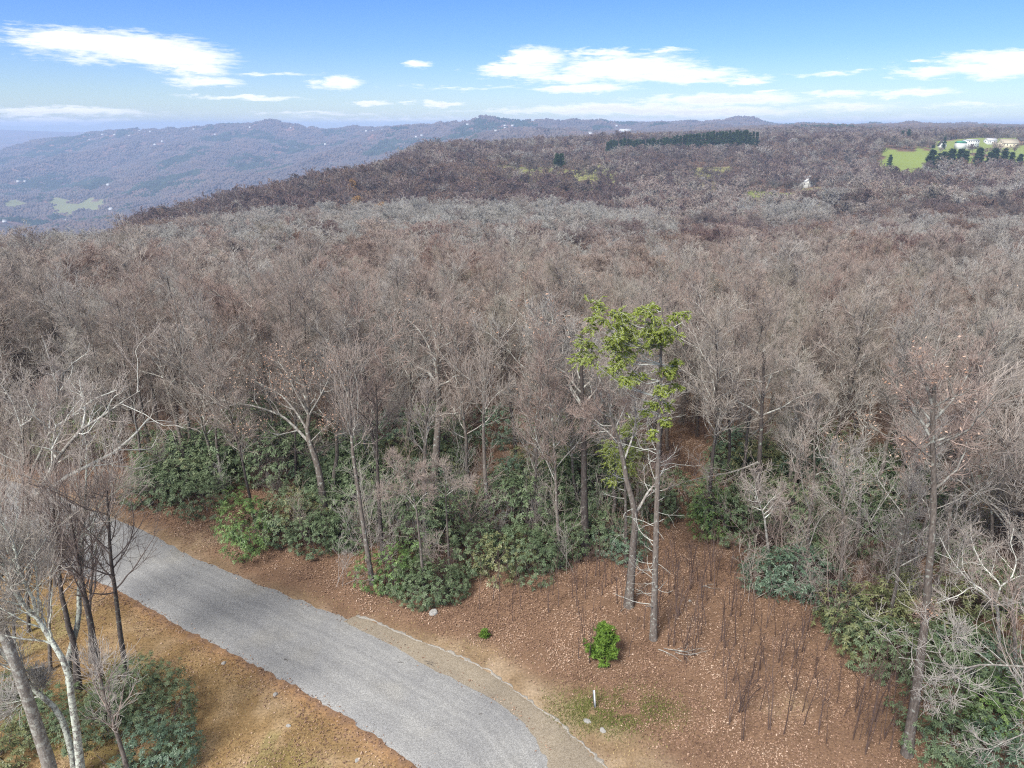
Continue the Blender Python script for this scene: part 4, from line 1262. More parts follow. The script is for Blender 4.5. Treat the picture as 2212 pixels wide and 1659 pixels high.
# ------------------------------------------------------------------ evergreen shrubs
def shrub_meshes(seed, w, h, m='rhodo', whorl=.26, leaf=.15, stems=True):
    """a lobed mound of leaf whorls on crooked stems"""
    rng = np.random.RandomState(seed)
    lobes = [(rng.normal(0, .24) * w, rng.normal(0, .22) * w, rng.uniform(.25, .6) * h, rng.uniform(.24, .42) * w) for _ in range(8)] + [(0, 0, .4 * h, .4 * w)]
    cen = []
    for (x, y, z, r) in lobes:
        k = int(4 * math.pi * r * r / (whorl * whorl) * .62)
        d = nrm(rng.normal(0, 1, (k, 3)))
        p = np.array((x, y, z)) + d * r * rng.uniform(.6, 1.14, (k, 1)) * (1, 1, min(1.15, h * .55 / r))
        cen.append(np.concatenate([p, d], 1))
    cen = np.concatenate(cen)
    keep = (cen[:, 2] > .05 * h)
    for (x, y, z, r) in lobes:
        q = np.linalg.norm((cen[:, :3] - (x, y, z)) / (1, 1, min(1.15, h * .55 / r)), axis=1) < r * .66
        keep &= ~q
    cen = cen[keep]
    n = len(cen)
    k = 8
    ax = nrm(cen[:, 3:] * .7 + np.array((0, 0, .75)) + rng.normal(0, .25, (n, 3)))
    a = nrm(np.cross(ax, np.array((.3, .9, .1))))
    b = np.cross(ax, a)
    ph = np.arange(k)[None] * 2.4 + rng.random((n, 1)) * 6
    out = a[:, None] * np.cos(ph)[..., None] + b[:, None] * np.sin(ph)[..., None]
    dr = nrm(out + ax[:, None] * rng.uniform(-.35, .5, (n, k, 1)))
    L = leaf * rng.uniform(.7, 1.25, (n, k, 1))
    c = cen[:, None, :3] + ax[:, None] * rng.uniform(-.04, .05, (n, k, 1))
    side = nrm(np.cross(dr, ax[:, None] + rng.normal(0, .2, (n, k, 3))))
    wd = L * .17
    tipd = np.array((0, 0, -.22))
    V = np.stack([c, c + dr * L * .55 + side * wd, c + dr * L + tipd * L, c + dr * L * .55 - side * wd], 2).reshape(-1, 3)
    Q = np.arange(n * k * 4).reshape(-1, 4)
    rnd = np.clip(np.repeat(rng.random(n) * .65, k) + rng.random(n * k) * .35, 0, 1)
    out_ = [('foliage', cards_mesh('foliage', V, Q, rnd, M[m]))]
    if stems:
        m_ = 9
        d = np.stack([rng.normal(0, .5, m_), rng.normal(0, .5, m_), np.ones(m_)], 1)
        st = np.stack([rng.normal(0, .12 * w, m_), rng.normal(0, .12 * w, m_), np.full(m_, -.15)], 1)
        P, R = extend(st, d, h * rng.uniform(.6, .95, m_), np.full(m_, .03), 6, .2, .03, rng)
        aa = Acc()
        aa.add(*tubes(P, R, 4))
        aa.add(*tubes(*extend(*spawn(P, R, 4, rng, .3, .95, 45, .4, .6), 4, .2, .05, rng), 3))
        out_.append(('stems', aa.mesh('stems', M['bark'])))
    return out_


SH = {}
for i, (k, m) in enumerate((('rhodo', 'rhodo'), ('rhodo2', 'rhodo'), ('rhodo3', 'rhodo'), ('blue', 'rhodo_blue'), ('bright', 'rhodo_bright'), ('olive', 'rhodo_olive'), ('rhodo4', 'rhodo'), ('olive2', 'rhodo_olive'))):
    SH[k] = shrub_meshes(60 + i, 3.0, 2.3 if i % 2 else 2.7, m)

SHRUB_WORDS = {'rhodo': 'dark green', 'rhodo2': 'dark glossy', 'rhodo3': 'deep green', 'rhodo4': 'dark leafy', 'blue': 'bluish green', 'bright': 'bright green', 'olive': 'olive green', 'olive2': 'yellowish olive'}
# centre x, base y and width in notes pixels, kind, height ratio
SHRUBS = [(330, 1098, 95, 'rhodo', .9), (392, 1085, 105, 'rhodo2', .9), (448, 1112, 85, 'rhodo3', .9), (352, 1030, 100, 'rhodo4', 1), (420, 1045, 110, 'rhodo', 1), (480, 1040, 120, 'rhodo2', 1.0), (548, 1010, 130, 'rhodo3', 1),
          (610, 1060, 130, 'rhodo', 1.0), (650, 1010, 120, 'rhodo4', 1), (556, 1196, 110, 'bright', .95), (615, 1188, 110, 'rhodo2', 1.0), (655, 1150, 100, 'olive', .8), (705, 1198, 90, 'rhodo', .9), (748, 1196, 90, 'rhodo4', .95), (770, 1140, 110, 'rhodo2', 1),
          (852, 1292, 92, 'bright', 1.0), (898, 1296, 80, 'rhodo3', .9), (950, 1312, 95, 'rhodo2', .85), (985, 1296, 60, 'rhodo', .8), (1035, 1240, 105, 'rhodo4', .9), (1080, 1248, 100, 'olive', .9), (1128, 1250, 105, 'rhodo3', .95), (1175, 1238, 90, 'rhodo', .9),
          (905, 1190, 130, 'rhodo', 1.0), (975, 1180, 130, 'rhodo4', 1.05), (850, 1140, 120, 'rhodo2', 1.1), (1100, 1168, 130, 'rhodo', 1.05), (1180, 1150, 120, 'rhodo2', 1.1), (1110, 1100, 100, 'blue', 1.1), (1150, 1075, 110, 'olive', 1.0), (1205, 1090, 110, 'olive2', .9),
          (1235, 1110, 100, 'rhodo3', 1.2), (1245, 1200, 90, 'rhodo', .9), (1295, 1200, 95, 'rhodo4', .95), (1340, 1215, 90, 'blue', .8), (1305, 1120, 110, 'rhodo2', 1.1), (1345, 1085, 100, 'olive', 1.0), (1452, 1105, 80, 'rhodo3', 1), (1415, 1130, 80, 'rhodo', 1),
          (1545, 1165, 90, 'bright', 1.1), (1600, 1185, 110, 'rhodo', 1.15), (1560, 1110, 100, 'rhodo4', 1.0), (1690, 1190, 120, 'rhodo2', 1.1), (1655, 1125, 110, 'olive2', .9), (1650, 1285, 95, 'blue', .85), (1722, 1305, 130, 'blue', .85), (1755, 1250, 90, 'rhodo', 1),
          (1838, 1165, 120, 'rhodo4', 1.1), (1880, 1130, 100, 'rhodo', 1.2), (1800, 1120, 110, 'rhodo3', 1.0), (1905, 1235, 60, 'rhodo2', .8), (1870, 1420, 150, 'olive', .95), (1935, 1395, 120, 'olive', 1.0), (1835, 1385, 80, 'rhodo3', .9), (1915, 1475, 130, 'rhodo', .85), (1965, 1305, 60, 'rhodo4', 1),
          (2070, 1410, 150, 'olive2', 1.0), (2045, 1480, 130, 'rhodo', .95), (2105, 1500, 130, 'blue', .9), (2060, 1565, 130, 'rhodo3', .9), (2120, 1585, 120, 'bright', .85), (2050, 1665, 140, 'rhodo2', .9), (2115, 1690, 130, 'blue', .85), (2130, 1340, 110, 'rhodo4', 1),
          (375, 1590, 110, 'rhodo2', .75), (300, 1535, 110, 'rhodo', .75), (345, 1690, 130, 'blue', .75), (395, 1655, 80, 'rhodo3', .7), (240, 1620, 120, 'rhodo4', .75), (225, 1525, 70, 'olive', .6), (120, 1600, 110, 'rhodo3', .6), (30, 1660, 120, 'olive', .6), (20, 1545, 100, 'rhodo', .6),
          (1295, 1290, 0, 0, 0)]


def shrub(px, py, w, kind, hr, label):
    p = G(px, py)
    s = px_size(p, w) / 3.0
    rz = (px * 7 + py * 3) % 628 / 100.0
    p[2] -= .05
    # the notes give the front foot of the shrub: step back by about a third of its depth
    p[1] += s * .9
    p[0] *= p[1] / (p[1] - s * .9)
    p[2] = float(zt(p[0], p[1])) - .05
    plant_tree('rhododendron_shrub', SH[kind], p, rz, (s * 1.2, s * 1.2, s * hr * 1.3), label, 'shrub', 'evergreen shrubs along the road and under the trees')
    return p


def place_words(px, py):
    a, b = round(px / 22.12), round(py / 16.59)
    return f'{a} percent across and {b} percent down'


_used = set()


def unique(lbl):
    assert lbl not in _used, lbl
    _used.add(lbl)
    return lbl


SPOTS = []
for (px, py, w, kind, hr) in SHRUBS:
    if not kind:
        continue
    SPOTS.append(shrub(px, py, w, kind, hr, unique(f'{SHRUB_WORDS[kind]} evergreen shrub, foot {place_words(px, py)} the photo')))

_r = np.random.RandomState(77)
for (x0, x1), (y0, y1), n in (((300, 760), (960, 1090), 17), ((760, 1000), (960, 1130), 13), ((1000, 1330), (960, 1080), 9), ((1490, 1960), (1010, 1110), 15), ((1780, 1960), (1100, 1290), 5), ((60, 330), (940, 1010), 4), ((1980, 2200), (1060, 1280), 8)):
    for k in range(n):
        px, py = _r.uniform(x0, x1), _r.uniform(y0, y1)
        if 985 < px < 1200 and 975 < py < 1070 or any(abs(px - q[0]) < 22 and abs(py - q[1]) < 12 for q in SHRUBS):
            continue
        kind = ('rhodo', 'rhodo2', 'rhodo3', 'rhodo4', 'olive', 'olive2', 'blue')[_r.randint(7)]
        lbl = f'{SHRUB_WORDS[kind]} evergreen shrub, foot {place_words(px, py)} the photo'
        if lbl not in _used:
            shrub(px, py, _r.uniform(70, 115), kind, _r.uniform(.8, 1.15), unique(lbl))

# ------------------------------------------------------------------ saplings in the leaf litter
def sapling_mesh(seed, n_st=1):
    rng = np.random.RandomState(seed)
    P0, R0 = extend(rng.normal(0, .06 * (n_st > 1), (n_st, 3)) * (1, 1, 0) - (0, 0, .1), np.tile((0, 0, 1.0), (n_st, 1)) + rng.normal(0, .09 + .03 * (n_st > 2), (n_st, 3)), rng.uniform(2.2, 4.3, n_st), rng.uniform(.019, .029, n_st), 8, .06, .04, rng, .3)
    lv = grow(rng, (P0, R0), [dict(n=5, t0=.4, ang=32, lf=.24, rf=.55, S=3, w=.12, up=.1), dict(n=2, t0=.2, ang=32, lf=.5, rf=.7, S=2, w=.1, up=.1)])
    lv = [(p, np.maximum(r, .008)) for p, r in lv]
    return join_levels(lv, (5, 3, 3)).mesh('sapling', M['sapling'])


SAPL = [sapling_mesh(200 + i, 1 + (i % 3 == 2)) for i in range(6)] + [sapling_mesh(210 + i, 4) for i in range(2)]
rng = np.random.RandomState(5)
SAP_ZONES = [((1230, 1560), (1235, 1440), 70), ((1430, 1580), (1130, 1330), 34), ((1840, 2010), (1480, 1640), 46), ((1560, 1790), (1320, 1480), 40), ((1010, 1240), (1265, 1350), 18), ((1560, 1900), (1480, 1620), 22)]
for (x0, x1), (y0, y1), n in SAP_ZONES:
    for k in range(n):
        px, py = rng.uniform(x0, x1), rng.uniform(y0, y1)
        if 1290 < px < 1330 and 1340 < py < 1450:
            continue
        p = G(px, py)
        lbl = f'thin brown sapling in leaf litter, foot {place_words(px, py)}'
        if lbl in _used:
            continue
        o = add('sapling', SAPL[rng.randint(6)], None, p)
        o.rotation_euler = (rng.normal(0, .04), rng.normal(0, .04), rng.random() * 6)
        o.scale = [rng.uniform(.6, 1.1)] * 3
        tag(o, unique(lbl), 'sapling', 'saplings standing in the leaf litter')
for (px, py, lbl) in ((1596, 1545, 'clump of upright grey-brown stems in the litter below the dome shrub'), (1462, 1330, 'clump of thin brown stems just right of the tall hemlock foot')):
    o = add('shrub_stems', SAPL[6 if px > 1500 else 7], None, G(px, py))
    o.scale = (1.15, 1.15, .95)
    tag(o, unique(lbl), 'shrub')

# ------------------------------------------------------------------ the woods
FAR_HOUSES = [(194, 305, 'on the left shoulder of the blue mountain'), (222, 294, 'near the crest at the left of the blue mountain'), (248, 293, 'below the left crest of the blue mountain, second of three'), (280, 295, 'below the left crest of the blue mountain, third of three'),
              (302, 285, 'high under the rounded left summit of the blue mountain'), (325, 286, 'right of the rounded left summit of the blue mountain'), (303, 309, 'midway down below the rounded left summit'), (335, 315, 'lowest of the three below the rounded left summit'),
              (351, 308, 'right of the three below the rounded left summit'), (419, 281, 'near the saddle of the blue mountain'), (432, 308, 'on the slope under the saddle of the blue mountain'), (465, 293, 'on the slope left of the highest summit'),
              (518, 263, 'on the very top of the highest summit'), (530, 264, 'just right of the one on the highest summit'), (540, 277, 'on the slope right under the highest summit'), (628, 278, 'high on the slope right of the highest summit'), (703, 314, 'low in the blue valley behind the dark ridge'),
              (791, 285, 'leftmost of the three below the long flat crest'), (806, 285, 'middle one of the three below the long flat crest'), (826, 283, 'rightmost of the three below the long flat crest'), (899, 298, 'left one of the pair above the end of the dark ridge'), (911, 295, 'right one of the pair above the end of the dark ridge'),
              (1010, 272, 'under the crest left of the small peak'), (1071, 286, 'low beneath the small peak'), (1091, 274, 'uppermost of the cluster right of the small peak'), (1091, 280, 'lower in the cluster right of the small peak'), (1107, 274, 'rightmost of the cluster near the small peak'),
              (1275, 291, 'on the pale hill left of the long white one'), (1332, 274, 'on the crest above the long white one'), (40, 396, 'left one of the pair over the left pasture'), (55, 396, 'right one of the pair over the left pasture'), (234, 402, 'at the upper right corner of the big pasture'),
              (144, 481, 'in the valley woods at the far lower left'), (11, 482, 'on the valley floor at the left edge'), (240, 455, 'by the lowest pasture in the valley')]
NEAREST = 262


def los_ok(X, Y, Z):
    """drop trees that the slopes in front of them hide"""
    az = np.round(X / Y * 160).astype(int)
    el = (Z + TREE_H - H) / Y
    gel = (Z + TREE_H * .45 - H) / Y
    keep = np.ones(len(X), bool)
    best = {}
    for i in np.argsort(Y):
        b = best.get(az[i], -9)
        if el[i] < b - .002:
            keep[i] = False
        if gel[i] > b:
            best[az[i]] = gel[i]
    return keep


def forest_points():
    rng = np.random.RandomState(21)
    out = []
    Y = 30.0
    while Y < 1650:
        s = 3.7 if Y < 58 else 4.4 if Y < 115 else (6.6 if Y < 420 else (8.0 if Y < 800 else 10.0))
        hw = .80 * (Y + 14)
        n = int(2 * hw / s)
        x = (np.arange(n) + rng.uniform(.08, .92, n)) / n * 2 * hw - hw
        y = Y + rng.uniform(-.5, .5, n) * s
        out.append(np.stack([x, y], 1))
        Y += s
    p = np.concatenate(out)
    x, y = p[:, 0], p[:, 1]
    z = zt(x, y)
    px, py, _ = proj(np.stack([x, y, z], 1))
    ok = (py < np.interp(px, EDGE[:, 0], EDGE[:, 1]) - 6) & (px > -260) & (px < 2480)
    mf = in_fields(x, y, MEADOWS)
    ok &= (mf == 0) | (((mf == 4) & (rng.random(len(x)) < .42)) | ((mf == 3) & (rng.random(len(x)) < .16))) | ((mf == 5) & (rng.random(len(x)) < .3))
    hb = np.array(HERO_BASES)
    d = np.linalg.norm(p[:, None] - hb[None], axis=2).min(1)
    ok &= d > 2.1
    # the leaf-strewn gap in the middle and the opening right of the hemlock stay thin
    gap = ((px > 985) & (px < 1215) & (py > 955) & (py < 1062)) | ((px > 1440) & (px < 1530) & (py > 1040))
    ok &= ~gap
    thin = (y < 62) & (rng.random(len(x)) < .08)
    ok &= ~thin
    x, y, z = x[ok], y[ok], z[ok]
    k = los_ok(x, y, z)
    return x[k], y[k], z[k], rng


FX, FY, FZ, rng = forest_points()
order = np.argsort(FX ** 2 + FY ** 2 + (FZ - H) ** 2)
FX, FY, FZ = FX[order], FY[order], FZ[order]
_px, _py, _dep = proj(np.stack([FX, FY, FZ + 11], 1))
infr = (_px > -60) & (_px < 2275)
one = np.zeros(len(FX), bool)
one[np.nonzero(infr)[0][:NEAREST]] = True
KIND_WORD = {'maple': 'round-crowned', 'oak': 'crooked-limbed', 'slender': 'slender', 'vase': 'fan-shaped'}
SIZE_WORD = lambda s: 'tall' if s > 1.02 else ('small' if s < .84 else 'grey-brown')
for i in np.nonzero(one)[0]:
    k = rng.randint(len(PROTO)) if FY[i] > 62 or rng.random() < .25 else (1, 4, 5, 11)[rng.randint(4)]
    kind, h, ms = PROTO[k]
    s = rng.uniform(.78, 1.12) * (13.3 / h)
    p = (FX[i], FY[i], FZ[i] - .1)
    cx, cy, _ = proj(np.array(p) + (0, 0, h * s * .72))
    extra = ' with tan dead leaves' if len(ms) > 3 else ''
    lbl = f'{SIZE_WORD(s * h / 13.3)} {KIND_WORD[kind]} bare tree{extra}, crown {place_words(cx, cy)}'
    j = 0
    while lbl in _used:
        j += 1
        lbl = f'{SIZE_WORD(s * h / 13.3)} {KIND_WORD[kind]} bare tree, crown {cx / 22.12:.1f} percent across and {cy / 16.59:.1f} percent down'
        if j > 1:
            lbl = lbl.replace('bare tree', 'bare leafless tree')
    plant_tree('bare_tree', ms, p, rng.random() * 6.28, (s * rng.uniform(1.05, 1.3), s * rng.uniform(1.05, 1.3), s), unique(lbl), 'tree', 'bare trees of the near woods', (rng.normal(0, .05), rng.normal(0, .05)))


def far_proto(seed, h, kind, tw, detail, mats=('bark', 'limb', 'twig_far')):
    lv = tree_levels(seed, h, kind, detail, tw)
    a, mi = Acc(), []
    for j, (P, R) in enumerate(lv):
        R = np.maximum(R, tw * (1.0 if j > 2 else 1.5))
        if j == len(lv) - 1 and detail < .75:
            continue
        V, Q = tubes(P, R, (6, 4, 3, 3, 3)[j])
        a.add(V, Q)
        mi.append(np.full(len(Q), min(j, 2) if j < 2 else 2))
    me = mesh_np('far_tree', np.concatenate(a.V), np.concatenate(a.Q), None, [M[m] for m in mats], True, None, np.concatenate(mi))
    return me


def instancer(name, pts, rot, scl, idx, protos, label, cat):
    """one object that scatters the given meshes over its own points"""
    coll = bpy.data.collections.new(name + '_kinds')
    for i, me in enumerate(protos):
        o = bpy.data.objects.new(f'{name}_{i:02d}', me)
        coll.objects.link(o)
    me = bpy.data.meshes.new(name)
    me.vertices.add(len(pts))
    me.vertices.foreach_set('co', np.asarray(pts, np.float32).ravel())
    for n, t, v in (('rot', 'FLOAT_VECTOR', rot), ('scl', 'FLOAT_VECTOR', scl), ('kind_i', 'INT', idx)):
        a = me.attributes.new(n, t, 'POINT')
        a.data.foreach_set('vector' if t == 'FLOAT_VECTOR' else 'value', np.asarray(v, np.float32 if t != 'INT' else np.int32).ravel())
    o = add(name, me)
    tag(o, label, cat, None, 'stuff')
    ng = bpy.data.node_groups.new(name + '_scatter', 'GeometryNodeTree')
    ng.interface.new_socket('Geometry', in_out='INPUT', socket_type='NodeSocketGeometry')
    ng.interface.new_socket('Geometry', in_out='OUTPUT', socket_type='NodeSocketGeometry')
    gi, go = ng.nodes.new('NodeGroupInput'), ng.nodes.new('NodeGroupOutput')
    ci = ng.nodes.new('GeometryNodeCollectionInfo')
    ci.inputs['Collection'].default_value = coll
    ci.inputs['Separate Children'].default_value = True
    ci.inputs['Reset Children'].default_value = True
    ip = ng.nodes.new('GeometryNodeInstanceOnPoints')
    L = ng.links.new
    L(gi.outputs[0], ip.inputs['Points'])
    L(ci.outputs[0], ip.inputs['Instance'])
    ip.inputs['Pick Instance'].default_value = True
    for nm, t, sock in (('kind_i', 'INT', 'Instance Index'), ('rot', 'FLOAT_VECTOR', 'Rotation'), ('scl', 'FLOAT_VECTOR', 'Scale')):
        na = ng.nodes.new('GeometryNodeInputNamedAttribute')
        na.data_type = t
        na.inputs['Name'].default_value = nm
        L([x for x in na.outputs if x.enabled and x.name == 'Attribute'][0], ip.inputs[sock])
    L(ip.outputs[0], go.inputs[0])
    md = o.modifiers.new('scatter', 'NODES')
    md.node_group = ng
    return o


FAR = [far_proto(300, 13, 'maple', .010, 1.3), far_proto(301, 14, 'slender', .009, 1.15), far_proto(302, 13, 'vase', .010, 1.3), far_proto(303, 12, 'oak', .009, 1.1), far_proto(309, 13, 'maple', .010, 1.3),
       far_proto(304, 13, 'maple', .018, .95), far_proto(313, 14, 'maple', .018, .95), far_proto(306, 13, 'vase', .018, .95), far_proto(310, 13, 'oak', .018, .9),
       far_proto(307, 13, 'maple', .045, .76), far_proto(308, 13, 'vase', .045, .76), far_proto(311, 12, 'oak', .045, .76)]


def recolour(me, m):
    c = me.copy()
    c.materials[2] = M[m]
    return c


FAR += [recolour(FAR[k], 'twig_silver') for k in (5, 6, 7, 8)] + [recolour(FAR[k], 'twig_hill') for k in (9, 10, 11)]


def clump(seed, m, k=16, size=46.0):
    """crowns of a patch of far woods, seen only as small rounded tops"""
    r = np.random.RandomState(seed)
    a = Acc()
    g = int(math.sqrt(k))
    az = np.arange(6) * math.pi / 3
    for i in range(g):
        for j in range(g):
            c = np.array(((i + r.uniform(.1, .9)) / g - .5, (j + r.uniform(.1, .9)) / g - .5, 0)) * size
            w, h = r.uniform(3.6, 7.0), r.uniform(6, 12)
            ring = lambda f, z: np.stack([c[0] + w * f * np.cos(az) * r.uniform(.8, 1.2, 6), c[1] + w * f * np.sin(az) * r.uniform(.8, 1.2, 6), np.full(6, z)], 1)
            V = np.concatenate([ring(.8, -3), ring(1.0, h * .5), ring(.6, h * .85), [[c[0], c[1], h]]])
            n = np.roll(np.arange(6), -1)
            Q = [np.stack([np.arange(6) + o, n + o, n + o + 6, np.arange(6) + o + 6], 1) for o in (0, 6)]
            a.add(V, np.concatenate(Q), np.stack([np.arange(6) + 12, n + 12, np.full(6, 18)], 1))
    return a.mesh('crowns', M[m])


FAR += [clump(700, 'crowns'), clump(701, 'crowns'), clump(702, 'crowns'), clump(703, 'crowns'), clump(704, 'pine_crowns')]
FAR += [recolour(FAR[k], 'twig_hill') for k in (5, 6, 7, 8)]


def mountain_points():
    rng = np.random.RandomState(61)
    out = []
    Y = 1750.0
    while Y < 5400:
        s = 34.0 if Y < 3600 else 42.0
        hw = .80 * Y
        n = int(2 * hw / s)
        out.append(np.stack([(np.arange(n) + rng.random(n)) / n * 2 * hw - hw, Y + rng.uniform(-.5, .5, n) * s], 1))
        Y += s
    p = np.concatenate(out)
    x, y = p[:, 0], p[:, 1]
    e = 14.0
    gx, gy = (zt(x + e, y) - zt(x - e, y)) / (2 * e), (zt(x, y + e) - zt(x, y - e)) / (2 * e)
    ok = (in_fields(x, y, FIELDS) == 0) & (gy > -.02)
    for q in (G(a, b) for a, b, _ in FAR_HOUSES):
        ok &= (np.hypot(x - q[0], (y - q[1]) * .5) > 24)
    x, y, gx, gy = x[ok], y[ok], gx[ok], gy[ok]
    dark = fbm(x / 210 + 40, y / 300, 3) + rng.normal(0, .05, len(x)) > .64
    return x, y, zt(x, y) - 1.5, np.stack([np.arctan(gy), -np.arctan(gx), np.zeros(len(x))], 1), np.where(dark, 23, 19 + rng.randint(0, 4, len(x)))


rest = ~one
fx, fy, fz = FX[rest], FY[rest], FZ[rest]
n = len(fx)
idx = np.where(fy < 190, rng.randint(0, 5, n), np.where(fy < 430, rng.randint(5, 9, n), rng.randint(9, 12, n)))
fpx, _, _ = proj(np.stack([fx, fy, fz], 1))
edge_n = 40 * (fbm(fx / 40, fy / 40, 2) - .5)
silver = (fy > 280) & (fy < 446 + edge_n * .3) & (fpx > 480) & (fpx < 1400) & (rng.random(n) < np.clip((fy - 280) / 80, 0, 1) * .95)
idx = np.where(silver, rng.randint(12, 16, n), idx)
lump = (fy > 640) & (rng.random(n) < .55)
idx = np.where(lump, rng.randint(16, 19, n), idx)
hill = (fy > 445 + edge_n * .3) & (fy < 660 + edge_n) & (fpx < 1330 + edge_n * 3) & (rng.random(n) < .97)
idx = np.where(hill, rng.randint(16, 19, n), idx)
odd = rng.random(n)
pat = fbm(fx / 55 + 70, fy / 38 + 20, 3) + rng.normal(0, .05, n)
idx = np.where((fy > 170) & (fy < 470) & ~hill & ((odd < .08) | (pat > .60)), rng.randint(12, 16, n), idx)
idx = np.where((fy > 170) & ~hill & ~silver & ((odd > .95) | (pat < .40)), np.where(fy < 430, rng.randint(24, 28, n), rng.randint(16, 19, n)), idx)
sc = rng.uniform(.62, 1.25, n)
wide = np.where(fy > 190, 1.6, 1.4)
mx, my, mz, mrot, midx = mountain_points()
mn = len(mx)
ms_ = rng.uniform(.85, 1.15, mn)
instancer('bare_forest', np.concatenate([np.stack([fx, fy, fz - .2], 1), np.stack([mx, my, mz], 1)]),
          np.concatenate([np.stack([rng.normal(0, .05, n), rng.normal(0, .05, n), rng.random(n) * 6.28], 1), mrot]),
          np.concatenate([np.stack([sc * wide * rng.uniform(.9, 1.2, n), sc * wide * rng.uniform(.9, 1.2, n), sc], 1), np.stack([ms_, ms_, ms_], 1)]),
          np.concatenate([idx, midx]), FAR, 'brown leafless forest covering the slopes and ridges behind the nearest trees', 'forest')
print('woods', one.sum(), n)

# evergreens, autumn trees and undergrowth among the bare woods
PINES = [pine_meshes(400 + i, 10.0, w, 'pine', 12, t0, .55, 12) for i, (w, t0) in enumerate(((4.6, .12), (5.4, .3), (3.6, .08), (5.0, .22)))]


def top_tree(name, protos, k, px, top_py, Y, label, cat, group, hmin=6.0, hmax=24.0, wide=1.0, h0=10.0):
    """stands at distance Y, as tall as it has to be to reach the height noted for its top"""
    q = at(px, top_py, Y)
    g = float(zt(q[0], Y))
    h = min(max(q[2] - g, hmin), hmax)
    s = h / h0
    return plant_tree(name, protos[k % len(protos)], (q[0], Y, g - .2), (px * 13 % 628) / 100, (s * wide, s * wide, s), unique(label), cat, group)


MP = [(2017, 320, 735, 1), (2031, 331, 760, 0), (2043, 327, 742, 3), (2060, 316, 735, 1), (2078, 319, 745, 3), (2089, 326, 730, 0), (2122, 305, 740, 1), (2141, 328, 755, 3), (2154, 317, 738, 1), (2174, 321, 745, 0), (2189, 328, 752, 3), (2207, 332, 748, 1)]
for i, (px, py, Y, k) in enumerate(MP):
    w = ['leftmost', 'second from left', 'third from left', 'fourth from left', 'fifth from left', 'sixth from left', 'tallest', 'fifth from right', 'fourth from right', 'third from right', 'second from right', 'rightmost'][i]
    top_tree('pine_tree', PINES, k, px, py, Y, f'dark green pine in front of the bright meadow, {w} of its row', 'pine', 'pines along the meadow edge', 10, 24, 1.1)
for px, py, Y, k, lab in [(1925, 334, 800, 0, 'round dark evergreen alone at the left of the bright meadow'), (1966, 305, 950, 2, 'dark conical evergreen at the back edge of the bright meadow'), (2043, 294, 1010, 2, 'dark pointed spruce beside the small gabled house'),
                          (2019, 303, 985, 0, 'broad dark evergreen left of the small gabled house'), (1847, 322, 850, 0, 'small dark evergreen at the wood edge left of the meadow'), (2056, 294, 1100, 2, 'left dark spruce of the pair behind the white house'),
                          (2067, 292, 1110, 2, 'right dark spruce of the pair behind the white house'), (1951, 281, 1050, 2, 'thin dark spruce poking above the woods left of the hill house'), (1965, 277, 1060, 0, 'dark evergreen crown above the woods near the hill house'),
                          (1204, 326, 720, 1, 'left pine of the dark pair above the middle woods'), (1213, 329, 725, 3, 'right pine of the dark pair above the middle woods'), (1024, 444, 415, 0, 'bright green pine at the foot of the dark hillside'),
                          (1073, 501, 265, 2, 'small pointed green spruce in the middle woods'), (705, 489, 290, 3, 'dark evergreen crown in the woods left of the middle'), (594, 526, 215, 3, 'dark ragged evergreen among bare trees in the left woods'), (512, 556, 170, 2, 'narrow dark evergreen in the left woods')]:
    top_tree('evergreen_tree', PINES, k, px, py, Y, lab, 'evergreen tree', None, 7, 20, .95)
rng = np.random.RandomState(8)
for i in range(46):
    px = 1312 + i * 7.2 + rng.uniform(-2, 2)
    top = np.interp(px, [1300, 1400, 1450, 1480, 1560, 1640], [303, 299, 296, 283, 281, 283]) + rng.uniform(-3, 4)
    top_tree('pine_tree', PINES, rng.randint(4), px, top, rng.uniform(915, 965), f'dark pine in the long evergreen stand below the horizon, top {px / 22.12:.1f} percent across', 'pine', 'pines of the long stand', 14, 27, .75)


def autumn_meshes(seed):
    rng = np.random.RandomState(seed)
    lv = tree_levels(seed, 10, 'maple', .75, .01)
    ms = tree_meshes(lv)
    ms.append(('foliage', cards_mesh('foliage', *leaves_on(lv, rng, 2600, .34, .3), M['yellow_leaf'])))
    return ms


AUT = [autumn_meshes(70), autumn_meshes(71)]
for px, py, Y, lab in ((771, 418, 478, 'golden round tree on the left of the dark hillside foot'), (821, 433, 425, 'wide yellow tree top at the dark hillside foot'), (763, 388, 545, 'narrow yellow-green tree halfway up the dark hillside'),
                       (409, 456, 430, 'orange tree standing above the left woods'), (318, 464, 440, 'yellow-green tree leaning at the left end of the dark ridge')):
    top_tree('autumn_tree', AUT, px, px, py, Y, lab, 'tree', None, 8, 15, 1.15)


def brush_mesh(seed, h, n_st, m='twig'):
    rng = np.random.RandomState(seed)
    st = rng.normal(0, .35, (n_st, 3)) * (1, 1, 0) - (0, 0, .1)
    P0, R0 = extend(st, np.tile((0, 0, 1.0), (n_st, 1)) + rng.normal(0, .25, (n_st, 3)), h * rng.uniform(.6, 1.1, n_st), np.full(n_st, .016), 6, .1, .06, rng, .3)
    lv = grow(rng, (P0, R0), [dict(n=9, t0=.25, ang=40, lf=.32, rf=.5, S=4, w=.18, up=.08), dict(n=5, t0=.15, ang=36, lf=.5, rf=.7, S=3, w=.16, up=.08)])
    lv = [(p, np.maximum(r, .006)) for p, r in lv]
    return join_levels(lv, (4, 3, 3)).mesh('brush', M[m])


BRUSH = [brush_mesh(500, 2.4, 7, 'sapling'), brush_mesh(501, 3.2, 6), brush_mesh(502, 1.6, 9, 'sapling'), brush_mesh(503, 4.5, 4), brush_mesh(504, 6.5, 3)]


